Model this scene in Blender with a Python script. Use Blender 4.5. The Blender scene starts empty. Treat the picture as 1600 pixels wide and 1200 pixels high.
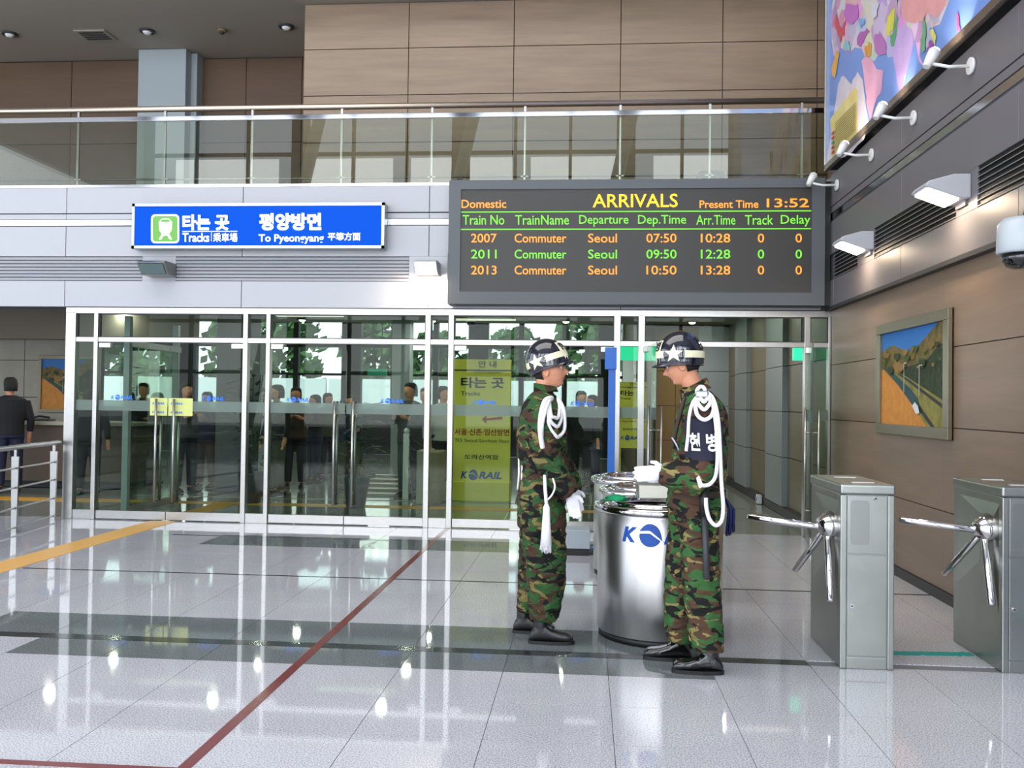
import bpy, bmesh, math, random
from mathutils import Vector, Matrix, noise
random.seed(7)
PI = math.pi
SC = bpy.context.scene
COL = SC.collection

# ------------------------------------------------------------------ camera
EYE = 1.55
FPX = 1410.7
YAW, PITCH, ROLL = .081914, .018915, .013381
fw = Vector((-math.sin(YAW)*math.cos(PITCH), math.cos(YAW)*math.cos(PITCH), math.sin(PITCH)))
r0 = Vector((math.cos(YAW), math.sin(YAW), 0)); u0 = r0.cross(fw)
rt = math.cos(ROLL)*r0 + math.sin(ROLL)*u0
up = -math.sin(ROLL)*r0 + math.cos(ROLL)*u0
cd = bpy.data.cameras.new('camera'); cam = bpy.data.objects.new('camera', cd); COL.objects.link(cam)
cd.sensor_width = 36; cd.lens = FPX/1600*36; cd.clip_end = 500
M = Matrix((rt, up, -fw)).transposed().to_4x4(); M.translation = (0, 0, EYE)
cam.matrix_world = M; SC.camera = cam

# ------------------------------------------------------------------ world, light, exposure
W = bpy.data.worlds.new('sky'); SC.world = W; W.use_nodes = True
nt = W.node_tree; bg = nt.nodes['Background']
tc = nt.nodes.new('ShaderNodeTexCoord'); sx = nt.nodes.new('ShaderNodeSeparateXYZ'); rp = nt.nodes.new('ShaderNodeValToRGB')
nt.links.new(tc.outputs['Generated'], sx.inputs[0]); nt.links.new(sx.outputs['Z'], rp.inputs[0]); nt.links.new(rp.outputs[0], bg.inputs[0])
rp.color_ramp.elements[0].color = (.86, .92, 1, 1); rp.color_ramp.elements[1].color = (.45, .66, 1, 1)
bg.inputs[1].default_value = 3.2
SC.view_settings.view_transform = 'Standard'; SC.view_settings.look = 'None'
SC.view_settings.exposure = -0.16; SC.view_settings.gamma = 1; SC.view_settings.use_curve_mapping = False
SC.cycles.use_denoising = True
SC.cycles.max_bounces = 8; SC.cycles.transparent_max_bounces = 16
SC.cycles.caustics_reflective = False; SC.cycles.caustics_refractive = False
SC.cycles.sample_clamp_indirect = 6

def area(name, loc, rot, sx_, sy_, power, col=(1, 1, 1)):
    l = bpy.data.lights.new(name, 'AREA'); l.shape = 'RECTANGLE'; l.size = sx_; l.size_y = sy_; l.energy = power; l.color = col
    o = bpy.data.objects.new(name, l); o.location = loc; o.rotation_euler = rot; COL.objects.link(o); return o
# daylight through the glazed front of the hall (behind the camera) and its left side
area('window_daylight', (-4.5, -7.6, 3.3), (PI/2, 0, 0), 17, 5.2, 1250, (.95, .97, 1))
for wx, ww in ((-12.2, 3.6), (-8.2, 3.4), (-4.2, 3.4), (-.2, 3.4), (3.8, 3.4)):
    area('window_daylight', (wx, -7.6, 8.0), (PI/2, 0, 0), ww, 3.2, 190, (.95, .97, 1))
area('window_daylight', (-14.6, 1.0, 4.4), (PI/2, 0, -PI/2), 13, 6.5, 260, (.95, .97, 1))
area('overhead_fill', (-4.5, 3.0, 11.6), (0, 0, 0), 13, 7, 1000, (1, .98, .96))  # added overhead fill lamp under the closed hall ceiling, not a real opening
# daylight through the far windows of the concourse beyond the glass
area('window_daylight', (-5.5, 24.9, 2.1), (-PI/2, 0, 0), 13, 1.5, 160, (.95, .97, 1))

sl_ = bpy.data.lights.new('sun', 'SUN'); sl_.energy = 4.5; sl_.angle = .02; so_ = bpy.data.objects.new('sun', sl_); COL.objects.link(so_)
so_.rotation_euler = Vector((.25, 1, -1.5)).to_track_quat('-Z', 'Y').to_euler()

# ------------------------------------------------------------------ measuring helper
def ray(px, py): return rt*((px-800)/FPX) + up*((600-py)/FPX) + fw
def at(px, py, Y):
    d = ray(px, py); return Vector((0, 0, EYE)) + d*(Y/d.y)
def atx(px, py, X):
    d = ray(px, py); return Vector((0, 0, EYE)) + d*(X/d.x)
def flr(px, py, z=0):
    d = ray(px, py); return Vector((0, 0, EYE)) + d*((z-EYE)/d.z)

# ------------------------------------------------------------------ materials
MATS = {}
def lin(c):
    return tuple(((v/255)/12.92 if v/255 <= .04045 else ((v/255+.055)/1.055)**2.4) for v in c) + (1,)
def mat(name, col, rough=.5, metal=0, spec=.5, emit=None, es=1, coat=0, var=0, vscale=(1, 1, 1), vfreq=3, bump=0, bfreq=200):
    if name in MATS: return MATS[name]
    m = bpy.data.materials.new(name); m.use_nodes = True; MATS[name] = m
    n = m.node_tree; b = n.nodes['Principled BSDF']
    c = lin(col); b.inputs['Base Color'].default_value = c
    b.inputs['Roughness'].default_value = rough; b.inputs['Metallic'].default_value = metal
    b.inputs['Specular IOR Level'].default_value = spec; b.inputs['Coat Weight'].default_value = coat
    b.inputs['Coat Roughness'].default_value = .05
    if emit: b.inputs['Emission Color'].default_value = lin(emit); b.inputs['Emission Strength'].default_value = es
    if var or bump:
        t = n.nodes.new('ShaderNodeTexCoord'); mp = n.nodes.new('ShaderNodeMapping'); mp.inputs['Scale'].default_value = vscale
        geo = n.nodes.new('ShaderNodeNewGeometry')
        n.links.new(geo.outputs['Position'], mp.inputs[0])
        if var:
            no = n.nodes.new('ShaderNodeTexNoise'); no.inputs['Scale'].default_value = vfreq; no.inputs['Detail'].default_value = 6; no.inputs['Roughness'].default_value = .6
            n.links.new(mp.outputs[0], no.inputs[0])
            r = n.nodes.new('ShaderNodeValToRGB'); r.color_ramp.elements[0].position = .3; r.color_ramp.elements[1].position = .7
            r.color_ramp.elements[0].color = tuple(v*(1-var) for v in c[:3])+(1,); r.color_ramp.elements[1].color = tuple(min(1, v*(1+var)) for v in c[:3])+(1,)
            n.links.new(no.outputs[0], r.inputs[0]); n.links.new(r.outputs[0], b.inputs['Base Color'])
        if bump:
            nb = n.nodes.new('ShaderNodeTexNoise'); nb.inputs['Scale'].default_value = bfreq
            n.links.new(geo.outputs['Position'], nb.inputs[0]); bp_ = n.nodes.new('ShaderNodeBump'); bp_.inputs['Strength'].default_value = bump; bp_.inputs['Distance'].default_value = .01
            n.links.new(nb.outputs[0], bp_.inputs['Height']); n.links.new(bp_.outputs[0], b.inputs['Normal'])
    return m

def granite(name, c1, c2, c3, rough=.1):
    m = bpy.data.materials.new(name); m.use_nodes = True; MATS[name] = m
    n = m.node_tree; b = n.nodes['Principled BSDF']; g = n.nodes.new('ShaderNodeNewGeometry')
    no = n.nodes.new('ShaderNodeTexNoise'); no.inputs['Scale'].default_value = 130; no.inputs['Detail'].default_value = 3
    n2 = n.nodes.new('ShaderNodeTexNoise'); n2.inputs['Scale'].default_value = 1.3; n2.inputs['Detail'].default_value = 3
    n.links.new(g.outputs['Position'], no.inputs[0]); n.links.new(g.outputs['Position'], n2.inputs[0])
    r = n.nodes.new('ShaderNodeValToRGB'); e = r.color_ramp.elements
    e[0].position = .36; e[0].color = lin(c1); e[1].position = .64; e[1].color = lin(c3); k = e.new(.5); k.color = lin(c2)
    n.links.new(no.outputs[0], r.inputs[0])
    mx = n.nodes.new('ShaderNodeMix'); mx.data_type = 'RGBA'; mx.blend_type = 'MULTIPLY'; mx.inputs[0].default_value = .25
    n.links.new(r.outputs[0], mx.inputs[6]); n.links.new(n2.outputs[0], mx.inputs[7]); n.links.new(mx.outputs[2], b.inputs['Base Color'])
    b.inputs['Roughness'].default_value = rough; b.inputs['Specular IOR Level'].default_value = .62
    return m

def glass(name, tint, refl=1.0, rough=0):
    m = bpy.data.materials.new(name); m.use_nodes = True; MATS[name] = m
    n = m.node_tree; n.nodes.remove(n.nodes['Principled BSDF']); out = n.nodes['Material Output']
    tr = n.nodes.new('ShaderNodeBsdfTransparent'); tr.inputs[0].default_value = lin(tint)
    gl = n.nodes.new('ShaderNodeBsdfGlossy'); gl.inputs['Roughness'].default_value = rough
    fr = n.nodes.new('ShaderNodeFresnel'); fr.inputs[0].default_value = 1.5
    mu = n.nodes.new('ShaderNodeMath'); mu.operation = 'MULTIPLY'; mu.inputs[1].default_value = refl; mu.use_clamp = True
    mx = n.nodes.new('ShaderNodeMixShader')
    n.links.new(fr.outputs[0], mu.inputs[0]); n.links.new(mu.outputs[0], mx.inputs[0]); n.links.new(tr.outputs[0], mx.inputs[1]); n.links.new(gl.outputs[0], mx.inputs[2]); n.links.new(mx.outputs[0], out.inputs[0])
    return m

def camo_mat(name, sc=1.0, off=0.0, k=1.0):
    m = bpy.data.materials.new(name); m.use_nodes = True; MATS[name] = m
    n = m.node_tree; b = n.nodes['Principled BSDF']; b.inputs['Roughness'].default_value = .85; b.inputs['Specular IOR Level'].default_value = .2
    t = n.nodes.new('ShaderNodeTexCoord')
    def layer(o, thr, col, prev, s):
        mp = n.nodes.new('ShaderNodeMapping'); mp.inputs['Location'].default_value = (o+off, o*1.7+off, o*.6); mp.inputs['Scale'].default_value = (.75, .75, 1.5)
        n.links.new(t.outputs['Object'], mp.inputs[0])
        no = n.nodes.new('ShaderNodeTexNoise'); no.inputs['Scale'].default_value = s*sc; no.inputs['Detail'].default_value = 2.2; no.inputs['Roughness'].default_value = .45; no.inputs['Distortion'].default_value = .9
        n.links.new(mp.outputs[0], no.inputs[0])
        r = n.nodes.new('ShaderNodeMath'); r.operation = 'GREATER_THAN'; r.inputs[1].default_value = thr; n.links.new(no.outputs[0], r.inputs[0])
        mx = n.nodes.new('ShaderNodeMix'); mx.data_type = 'RGBA'; n.links.new(r.outputs[0], mx.inputs[0])
        if isinstance(prev, tuple): mx.inputs[6].default_value = prev
        else: n.links.new(prev, mx.inputs[6])
        mx.inputs[7].default_value = lin(tuple(q*k for q in col)); return mx.outputs[2]
    o = layer(3.1, .5, (82, 60, 46), lin((56*k, 96*k, 52*k)), 9)
    o = layer(11.7, .60, (138, 124, 76), o, 11)
    o = layer(23.3, .565, (30, 30, 28), o, 12)
    n.links.new(o, b.inputs['Base Color'])
    nb = n.nodes.new('ShaderNodeTexNoise'); nb.inputs['Scale'].default_value = 14; nb.inputs['Detail'].default_value = 4
    n.links.new(t.outputs['Object'], nb.inputs[0])
    bp_ = n.nodes.new('ShaderNodeBump'); bp_.inputs['Strength'].default_value = .5; bp_.inputs['Distance'].default_value = .03
    n.links.new(nb.outputs[0], bp_.inputs['Height']); n.links.new(bp_.outputs[0], b.inputs['Normal'])
    return m

m_wood = mat('wood_panel', (139, 119, 99), .42, var=.17, vscale=(.5, .5, 5), vfreq=1.6)
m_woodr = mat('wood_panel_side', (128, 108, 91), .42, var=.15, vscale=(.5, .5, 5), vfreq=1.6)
m_woodc = mat('wood_corridor', (112, 104, 84), .4, var=.1, vscale=(.5, .5, 5), vfreq=1.6)
m_colc = mat('column_corridor', (132, 140, 142), .45)
m_woodd = mat('wood_panel_shaded', (92, 70, 52), .45, var=.14, vscale=(.5, .5, 5), vfreq=1.6)  # wood panel tone with the deep balcony's shadow put into the colour
m_joint = mat('joint_dark', (52, 38, 30), .9)
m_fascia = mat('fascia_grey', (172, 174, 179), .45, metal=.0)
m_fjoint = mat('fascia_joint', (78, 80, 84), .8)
m_rfascia = mat('fascia_grey_shaded', (106, 103, 107), .42)  # same fascia, darkened in the colour because light only grazes this side
m_steel = mat('brushed_steel', (176, 175, 172), .3, metal=1, var=.05, vfreq=20)
m_chrome = mat('chrome', (225, 222, 222), .07, metal=1)
m_steeld = mat('turnstile_steel', (165, 168, 162), .33, metal=1, var=.08, vfreq=3)
m_strip = mat('polished_strip', (190, 190, 190), .12, metal=1)
m_ceil = mat('ceiling_grey', (160, 153, 142), .8)
m_column = mat('column_grey', (138, 148, 165), .5)
m_columnl = mat('column_pale', (158, 168, 174), .5)
m_black = mat('black', (14, 14, 15), .5)
m_dark = mat('dark_grey', (48, 50, 52), .5)
m_board = mat('board_casing', (84, 88, 92), .55)
m_screen = mat('board_screen', (50, 48, 44), .5)
m_or = mat('led_orange', (200, 90, 10), .5, emit=(255, 162, 48), es=1.35)
m_am = mat('led_amber', (200, 150, 10), .5, emit=(255, 200, 20), es=1.35)
m_gr = mat('led_green', (80, 160, 30), .5, emit=(120, 240, 50), es=1.1)
m_blue = mat('sign_blue', (0, 40, 120), .6, spec=.08, emit=(2, 92, 226), es=.9)
m_white = mat('white', (238, 238, 238), .5)
m_wlit = mat('sign_white', (240, 240, 240), .5, emit=(255, 255, 255), es=.9)
m_glit = mat('sign_green', (50, 90, 30), .5, emit=(118, 200, 84), es=.9)
m_lamp = mat('lamp_lit', (255, 250, 245), .5, emit=(255, 246, 250), es=14)
m_lampw = mat('lamp_warm', (255, 220, 180), .5, emit=(255, 214, 170), es=9)
m_down = mat('downlight_lit', (255, 250, 240), .5, emit=(255, 244, 225), es=5)
m_exit = mat('exit_green', (20, 200, 150), .4, emit=(60, 235, 180), es=1.1)
m_yel = mat('yellow_sign', (236, 226, 84), .55)
m_tact = mat('yellow_tactile', (226, 172, 88), .4)
m_kor = mat('logo_blue', (10, 75, 165), .4)
m_korg = mat('sticker_blue', (20, 110, 215), .4)
m_txt = mat('print_black', (28, 30, 26), .6)
m_red = mat('print_red', (170, 40, 30), .6)
m_skin = mat('skin', (214, 150, 118), .5, var=.06, vfreq=30, spec=.35)
m_hair = mat('hair_black', (22, 19, 18), .7, bump=.5)
m_helm = mat('helmet_gloss', (12, 14, 30), .08, coat=1)
m_cream = mat('cream_paint', (232, 226, 190), .3, coat=.4)
m_cord = mat('white_cord', (240, 238, 240), .6)
m_glove = mat('white_glove', (232, 230, 236), .8)
m_boot = mat('boot_leather', (24, 24, 25), .32)
m_boots = mat('boot_shiny', (16, 16, 17), .14, coat=.6)
m_belt = mat('web_belt', (52, 34, 26), .6)
m_navy = mat('navy_cloth', (26, 28, 48), .8)
m_tassb = mat('navy_tassel', (20, 26, 78), .7)
m_redin = mat('red_inlay', (118, 48, 46), .16)
m_blin = mat('black_inlay', (48, 52, 54), .12)
m_grout = mat('grout', (120, 120, 124), .6)
m_tile = granite('granite_light', (158, 158, 166), (204, 204, 210), (228, 228, 232), .045)
m_tiled = granite('granite_grey', (92, 98, 100), (118, 124, 126), (140, 146, 148), .04)
m_tilei = granite('granite_shaded', (108, 112, 104), (140, 144, 134), (160, 162, 150), .1)  # same tile as the hall, its shade behind the glass painted in
m_glass = glass('door_glass', (224, 234, 225), .3)
m_bglass = glass('balcony_glass', (228, 232, 222), 1.15)
m_cglass = glass('clear_glass', (244, 248, 246), .5)
m_frost = mat('frosted_band', (150, 162, 156), .5)
m_plant = mat('leaf_green', (30, 62, 26), .5, var=.4, vfreq=9)
m_pot = mat('pot_slate', (44, 58, 66), .4)
m_pale = mat('pale_tile', (152, 148, 134), .5, var=.08)
m_counter = mat('counter_brown', (86, 70, 54), .5)
m_baseb = mat('baseboard_dark', (44, 44, 46), .5)
m_white2 = mat('white_plastic', (226, 226, 224), .35)
m_teal = mat('teal_tape', (18, 150, 140), .6)
m_bluep = mat('blue_post', (22, 92, 178), .45)
m_gclo = mat('green_cloth', (16, 150, 95), .8)
camoA_shaded = camo_mat('camouflage', 1.0, 0.0, .84)  # same camouflage darkened: the left soldier's shade is in the colour
camoB = camo_mat('camouflage_bright', 1.0, 5.0)

# ------------------------------------------------------------------ mesh helpers
class B:
    def __init__(s): s.v = []; s.f = []; s.sm = []
    def add(s, vs, fs, smooth=False):
        n = len(s.v); s.v += [Vector(p) for p in vs]; s.f += [tuple(i+n for i in f) for f in fs]; s.sm += [smooth]*len(fs); return s
    def box(s, x0, x1, y0, y1, z0, z1):
        return s.add([(x0, y0, z0), (x1, y0, z0), (x1, y1, z0), (x0, y1, z0), (x0, y0, z1), (x1, y0, z1), (x1, y1, z1), (x0, y1, z1)],
                     [(0, 3, 2, 1), (4, 5, 6, 7), (0, 1, 5, 4), (1, 2, 6, 5), (2, 3, 7, 6), (3, 0, 4, 7)])
    def prism(s, pts, axis, a, b):
        def mk(p, t):
            return {'x': (t, p[0], p[1]), 'y': (p[0], t, p[1]), 'z': (p[0], p[1], t)}[axis]
        n = len(pts)
        vs = [mk(p, a) for p in pts]+[mk(p, b) for p in pts]
        return s.add(vs, [tuple(range(n)), tuple(range(2*n-1, n-1, -1))]+[(i, i+n, (i+1) % n+n, (i+1) % n) for i in range(n)])
    def tube(s, pts, r, seg=10, caps=True):
        pts = [Vector(p) for p in pts]; rs = r if isinstance(r, (list, tuple)) else [r]*len(pts)
        rings = []; pn = None
        for i, p in enumerate(pts):
            t = (pts[min(i+1, len(pts)-1)]-pts[max(i-1, 0)]).normalized()
            if pn is None:
                a = Vector((0, 0, 1)) if abs(t.z) < .9 else Vector((1, 0, 0)); pn = t.cross(a).normalized()
            else:
                pn = (pn - t*pn.dot(t)).normalized()
            bn = t.cross(pn)
            rings.append([p+(pn*math.cos(2*PI*k/seg)+bn*math.sin(2*PI*k/seg))*rs[i] for k in range(seg)])
        return s.loft(rings, caps)
    def loft(s, rings, caps=True, smooth=True):
        n = len(rings[0]); vs = [p for r in rings for p in r]; fs = []
        for i in range(len(rings)-1):
            for k in range(n):
                fs.append((i*n+k, i*n+(k+1) % n, (i+1)*n+(k+1) % n, (i+1)*n+k))
        base = len(s.v); s.add(vs, fs, smooth)
        if caps:
            s.add([], [tuple(base-len(s.v)+0+k for k in reversed(range(n)))] if 0 else [], False)
            s.f.append(tuple(base+k for k in reversed(range(n)))); s.sm.append(False)
            s.f.append(tuple(base+(len(rings)-1)*n+k for k in range(n))); s.sm.append(False)
        return s
    def lathe(s, prof, cx, cy, seg=48, caps=True):
        return s.loft([[Vector((cx+r*math.cos(2*PI*k/seg), cy+r*math.sin(2*PI*k/seg), z)) for k in range(seg)] for r, z in prof], caps)
    def torus(s, c, R, r, seg=48, ss=10, axis='z'):
        vs = []; fs = []
        for i in range(seg):
            a = 2*PI*i/seg
            for k in range(ss):
                b = 2*PI*k/ss; rr = R+r*math.cos(b)
                p = (rr*math.cos(a), rr*math.sin(a), r*math.sin(b))
                if axis == 'x': p = (p[2], p[0], p[1])
                if axis == 'y': p = (p[0], p[2], p[1])
                vs.append((c[0]+p[0], c[1]+p[1], c[2]+p[2]))
                fs.append((i*ss+k, ((i+1) % seg)*ss+k, ((i+1) % seg)*ss+(k+1) % ss, i*ss+(k+1) % ss))
        return s.add(vs, fs, True)
    def ball(s, c, rx, ry=None, rz=None, seg=16, rings=10):
        ry = ry or rx; rz = rz or rx; R = []
        for i in range(1, rings):
            t = PI*i/rings
            R.append([Vector((c[0]+rx*math.sin(t)*math.cos(2*PI*k/seg), c[1]+ry*math.sin(t)*math.sin(2*PI*k/seg), c[2]-rz*math.cos(t))) for k in range(seg)])
        return s.loft(R, True)
    def build(s, name, m, parent=None, bevel=0, bseg=2, origin=None, fixn=True):
        me = bpy.data.meshes.new(name); 
        if parent is not None: o0 = wloc(parent)
        elif origin is not None: o0 = Vector(origin)
        else:
            xs = [p.x for p in s.v]; ys = [p.y for p in s.v]; zs = [p.z for p in s.v]
            o0 = Vector(((min(xs)+max(xs))/2, (min(ys)+max(ys))/2, min(zs)))
        me.from_pydata([p-o0 for p in s.v], [], s.f); me.polygons.foreach_set('use_smooth', s.sm)
        if fixn:
            bm = bmesh.new(); bm.from_mesh(me); bmesh.ops.recalc_face_normals(bm, faces=bm.faces); bm.to_mesh(me); bm.free()
        me.materials.append(m)
        o = bpy.data.objects.new(name, me); COL.objects.link(o)
        if parent is not None: o.parent = parent
        else: o.location = o0
        if bevel:
            md = o.modifiers.new('bevel', 'BEVEL'); md.width = bevel; md.segments = bseg; md.limit_method = 'ANGLE'; md.angle_limit = .6
        return o

def wloc(o):
    p = Vector(o.location)
    while o.parent: o = o.parent; p += Vector(o.location)
    return p
def tag(o, label=None, cat=None, group=None, kind=None):
    if label: o['label'] = label
    if cat: o['category'] = cat
    if group: o['group'] = group
    if kind: o['kind'] = kind
    return o
def thing(name, loc, label, cat, group=None):
    o = bpy.data.objects.new(name, None); o.empty_display_size = .1; COL.objects.link(o); o.location = loc
    return tag(o, label, cat, group)
def struct(name, b, m, label=None, **k):
    o = b.build(name, m, **k); o['kind'] = 'structure'
    if label: o['label'] = label
    return o
def spiece(o, name, parent):      # linked copy helper of a mesh object at same offset
    c = o.copy(); c.name = name; COL.objects.link(c); c.parent = parent; return c

TXT = {}
def text_mesh(s, fat=0.0, shear=0.0):
    k = (s, fat, shear)
    if k in TXT: return TXT[k]
    cu = bpy.data.curves.new('t', 'FONT'); cu.body = s; cu.size = 1; cu.offset = fat; cu.shear = shear; cu.resolution_u = 3
    ob = bpy.data.objects.new('t', cu); COL.objects.link(ob)
    dg = bpy.context.evaluated_depsgraph_get(); dg.update()
    me = bpy.data.meshes.new_from_object(ob.evaluated_get(dg))
    vs = [(v.co.x, v.co.y) for v in me.vertices]; fs = [tuple(p.vertices) for p in me.polygons]
    bpy.data.objects.remove(ob); bpy.data.curves.remove(cu); bpy.data.meshes.remove(me)
    if not vs: vs = [(0, 0), (1, 0), (1, 1)]; fs = [(0, 1, 2)]
    x0 = min(v[0] for v in vs); x1 = max(v[0] for v in vs); y0 = min(v[1] for v in vs); y1 = max(v[1] for v in vs)
    vs = [((v[0]-x0)/(x1-x0), (v[1]-y0)/(y1-y0)) for v in vs]
    TXT[k] = (vs, fs); return TXT[k]
def text(name, s, m, parent, fn, fat=0.0, shear=0.0):
    """fn maps (u,v) in the unit box to a 3-D point"""
    vs, fs = text_mesh(s, fat, shear); b = B(); b.add([fn(u, v) for u, v in vs], fs)
    o = b.build(name, m, parent, fixn=False); return o
def quadfn(p00, p10, p01):
    p00, p10, p01 = Vector(p00), Vector(p10), Vector(p01)
    return lambda u, v: p00+(p10-p00)*u+(p01-p00)*v
def yfn(px0, px1, pyt, pyb, Y):   # box given by its outline on the plane y = Y
    a = at(px0, pyb, Y); b = at(px1, pyb, Y); c = at(px0, pyt, Y)
    z = (a.z+b.z)/2
    return quadfn((a.x, Y, z), (b.x, Y, z), (c.x, Y, z+(c.z-a.z)))
def sub(fn, u0, u1, v0, v1): return lambda u, v: fn(u0+(u1-u0)*u, v0+(v1-v0)*v)
def poly2(name, pts, m, parent, fn, th=None):
    b = B(); b.add([fn(*p) for p in pts], [tuple(range(len(pts)))]); return b.build(name, m, parent, fixn=False)
def logo(parent, fn, m, name='logo'):
    """the railway word mark: K, globe with swoosh, RAIL"""
    text(name+'_letter', 'K', m, parent, sub(fn, 0, .17, .12, .78), .035, .25)
    text(name+'_lettering', 'RAIL', m, parent, sub(fn, .44, 1, .12, .78), .035, .25)
    cx, cy, rx, ry = .305, .42, .112, .44
    def strip(nm, x0, x1, lo, hi, n=18):
        vs = []; fs = []
        for k in range(n+1):
            x = x0+(x1-x0)*k/n; l_, h_ = lo(x), hi(x); vs += [fn(x, l_), fn(x, max(l_+.001, h_))]
        for k in range(n): fs.append((2*k, 2*k+2, 2*k+3, 2*k+1))
        b = B(); b.add(vs, fs); b.build(nm, m, parent, fixn=False)
    low = lambda x: cy-ry*math.sqrt(max(0, 1-((x-cx)/rx)**2))
    up_ = lambda x: cy+(ry+.1)*math.sqrt(max(0, 1-((x-cx)/rx)**2))
    cut = lambda x: cy+.14-1.6*max(0, x-cx)**1.0*1.6-.3*abs(x-cx+.02)
    strip(name+'_globe', cx-rx*.99, cx+rx*.99, low, lambda x: max(low(x)+.001, min(up_(x), cut(x))))
    strip(name+'_swoosh', cx-rx*.97, cx+rx*1.5, lambda x: cut(x)+.10-.05*max(0, (x-cx)/rx), lambda x: max(cut(x)+.13-.05*max(0, (x-cx)/rx), up_(x)) if x < cx+rx*.98 else cut(x)+.13-.05*max(0, (x-cx)/rx))

# ------------------------------------------------------------------ FLOOR
XW = 2.86       # right wall
YF = 10.9       # glass front plane
fl = B(); fl.box(-15, 9, -8, 11.0, -.12, -.006)
floor = struct('floor', fl, m_grout)
def tiles(parent, xs, ys, m, skip=None):
    for (y0, y1, g) in ys:
        for i in range(len(xs)-1):
            x0, x1 = xs[i], xs[i+1]; mm = m
            if skip: mm = skip(x0, x1, y0, y1) or m
            b = B(); b.box(x0+.0018, x1-.0018, y0+g, y1-g, -.01, 0)
            o = b.build('floor_tile', mm, parent)
xs = [.145+.6*k for k in range(-11, 5)] + [XW+.2]
xs[-2:] = [2.545, XW+.02]
GX0, GX1 = -3.455, .745
rows = []
y = 5.18
while y > 2.9: rows.append((y-.52, y, .0018)); y -= .52
ylow = y
rows_up = [(5.18, 5.53, .0), (5.64, 6.18, .0)]
rows += [(6.18+.507*k, 6.18+.507*(k+1), .0018) for k in range(3)]
rows += [(7.735+.5*k, 7.735+.5*(k+1), .0018) for k in range(3)]
rows += [(9.92, 10.4, .0018), (10.4, 10.98, .0018)]
tiles(floor, xs, rows, m_tile)
def sk(x0, x1, y0, y1):
    if y1 < 5.6: return m_tiled if x0 > -3.5 and x1 < .8 else None
    return m_tiled if x0 > -4.1 and x1 < .8 else None
tiles(floor, xs, rows_up, m_tile, sk)
tiles(floor, xs, [(9.235, 9.92, .0018)], m_tile, lambda x0, x1, a, b_: m_tiled if x0 > -4.1 and x1 < .2 else None)
def inlay(name, x0, x1, y0, y1, m, h=.0012):
    b = B(); b.box(x0, x1, y0, y1, -.008, h); o = b.build(name, m, floor); return o
b = B(); b.box(-15, -6.46, 2.5, 10.98, -.01, -.0005); tag(b.build('floor_slab', m_tile, floor), 'plain pale granite beyond the tiles built one by one')
b = B(); b.box(-15, 9, -8, ylow, -.01, -.0005); b.build('floor_slab', m_tile, floor)
inlay('black_floor_line', -6.4, 1.345, 5.532, 5.638, m_blin)
inlay('thin_floor_line', -5.0, XW, 7.703, 7.733, m_blin)
inlay('thin_floor_line', -4.6, -2.0, 9.80, 9.85, m_blin, .0014)
tag(inlay('red_floor_line', -1.682, -1.625, 2.95, 10.86, m_redin, .0018), 'dark red line running to the glass front')
tag(inlay('red_floor_line', -6.4, -1.68, 3.63, 3.675, m_redin, .0016), 'dark red line running across the foreground')
tag(inlay('tactile_strip', -5.38, -5.04, 6.2, 10.85, m_tact, .003), 'yellow guide strip leading to the doors')

# ------------------------------------------------------------------ RIGHT WALL (wood panels, fascia, grilles)
b = B(); b.box(XW+.012, XW+.2, 3.0, YF+.1, 0, 2.75); wr = struct('wall_right', b, m_joint)
zj = [.085, .715, 1.385, 2.02, 2.68]
for y0, y1 in ((9.3, 10.98), (7.5, 9.3), (5.7, 7.5), (3.9, 5.7)):
    for k in range(4):
        bb = B(); g = .004
        bb.box(XW, XW+.02, y0+(.0005), y1-.0005, zj[k]+g, zj[k+1]-g); bb.build('wood_panel', m_woodr, wr)
b = B(); b.box(XW-.018, XW+.01, 3.9, YF, 0, .085); struct('baseboard_right', b, m_baseb)
XF = 2.79
b = B(); b.box(XF+.02, XW+.3, 3.0, 10.98, 2.68, 4.2); fr_ = struct('trim_1', b, m_fjoint, 'grey band above the right wall')
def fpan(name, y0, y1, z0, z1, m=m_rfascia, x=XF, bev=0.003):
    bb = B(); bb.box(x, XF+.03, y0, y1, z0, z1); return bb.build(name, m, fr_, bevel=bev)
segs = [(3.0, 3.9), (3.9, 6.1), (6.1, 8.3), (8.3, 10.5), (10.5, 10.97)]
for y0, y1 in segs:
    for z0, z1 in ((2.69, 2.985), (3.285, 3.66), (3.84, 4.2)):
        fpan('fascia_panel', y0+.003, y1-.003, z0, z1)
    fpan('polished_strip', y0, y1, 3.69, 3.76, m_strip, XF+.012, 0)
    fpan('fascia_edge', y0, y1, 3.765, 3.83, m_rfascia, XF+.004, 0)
# soffit lip under the band
b = B(); b.box(XF-.0, XW+.02, 3.0, 10.97, 2.655, 2.69); b.build('soffit_lip', m_dark, fr_)
m_slat = mat('grille_slat', (118, 116, 116), .5)
m_slatl = mat('grille_slat_light', (146, 148, 154), .5)
def grille_r(y0, y1, label):
    t = thing('ventilation_grille', (XF, (y0+y1)/2, 2.985), label, 'grille', None)
    bb = B(); bb.box(XF+.015, XF+.02, y0, y1, 2.987, 3.283); bb.build('grille_back', m_black, t)
    n = 7
    for k in range(n):
        z = 2.99+.042*k; bb = B(); bb.prism([(XF-.004, z), (XF+.016, z+.014), (XF+.016, z+.02), (XF-.004, z+.006)], 'y', y0, y1); bb.build('slat', m_slat, t)
grille_r(9.6, 10.5, 'dark louvred grille on the right wall next to the arrivals board')
grille_r(7.10, 9.06, 'long dark louvred grille on the right wall between the two lit floodlights')
grille_r(4.5, 6.72, 'dark louvred grille on the right wall nearest the camera')
for y0, y1 in ((9.06, 9.6), (6.72, 7.1)):
    fpan('lamp_mounting_panel', y0, y1, 2.985, 3.285)

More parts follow.
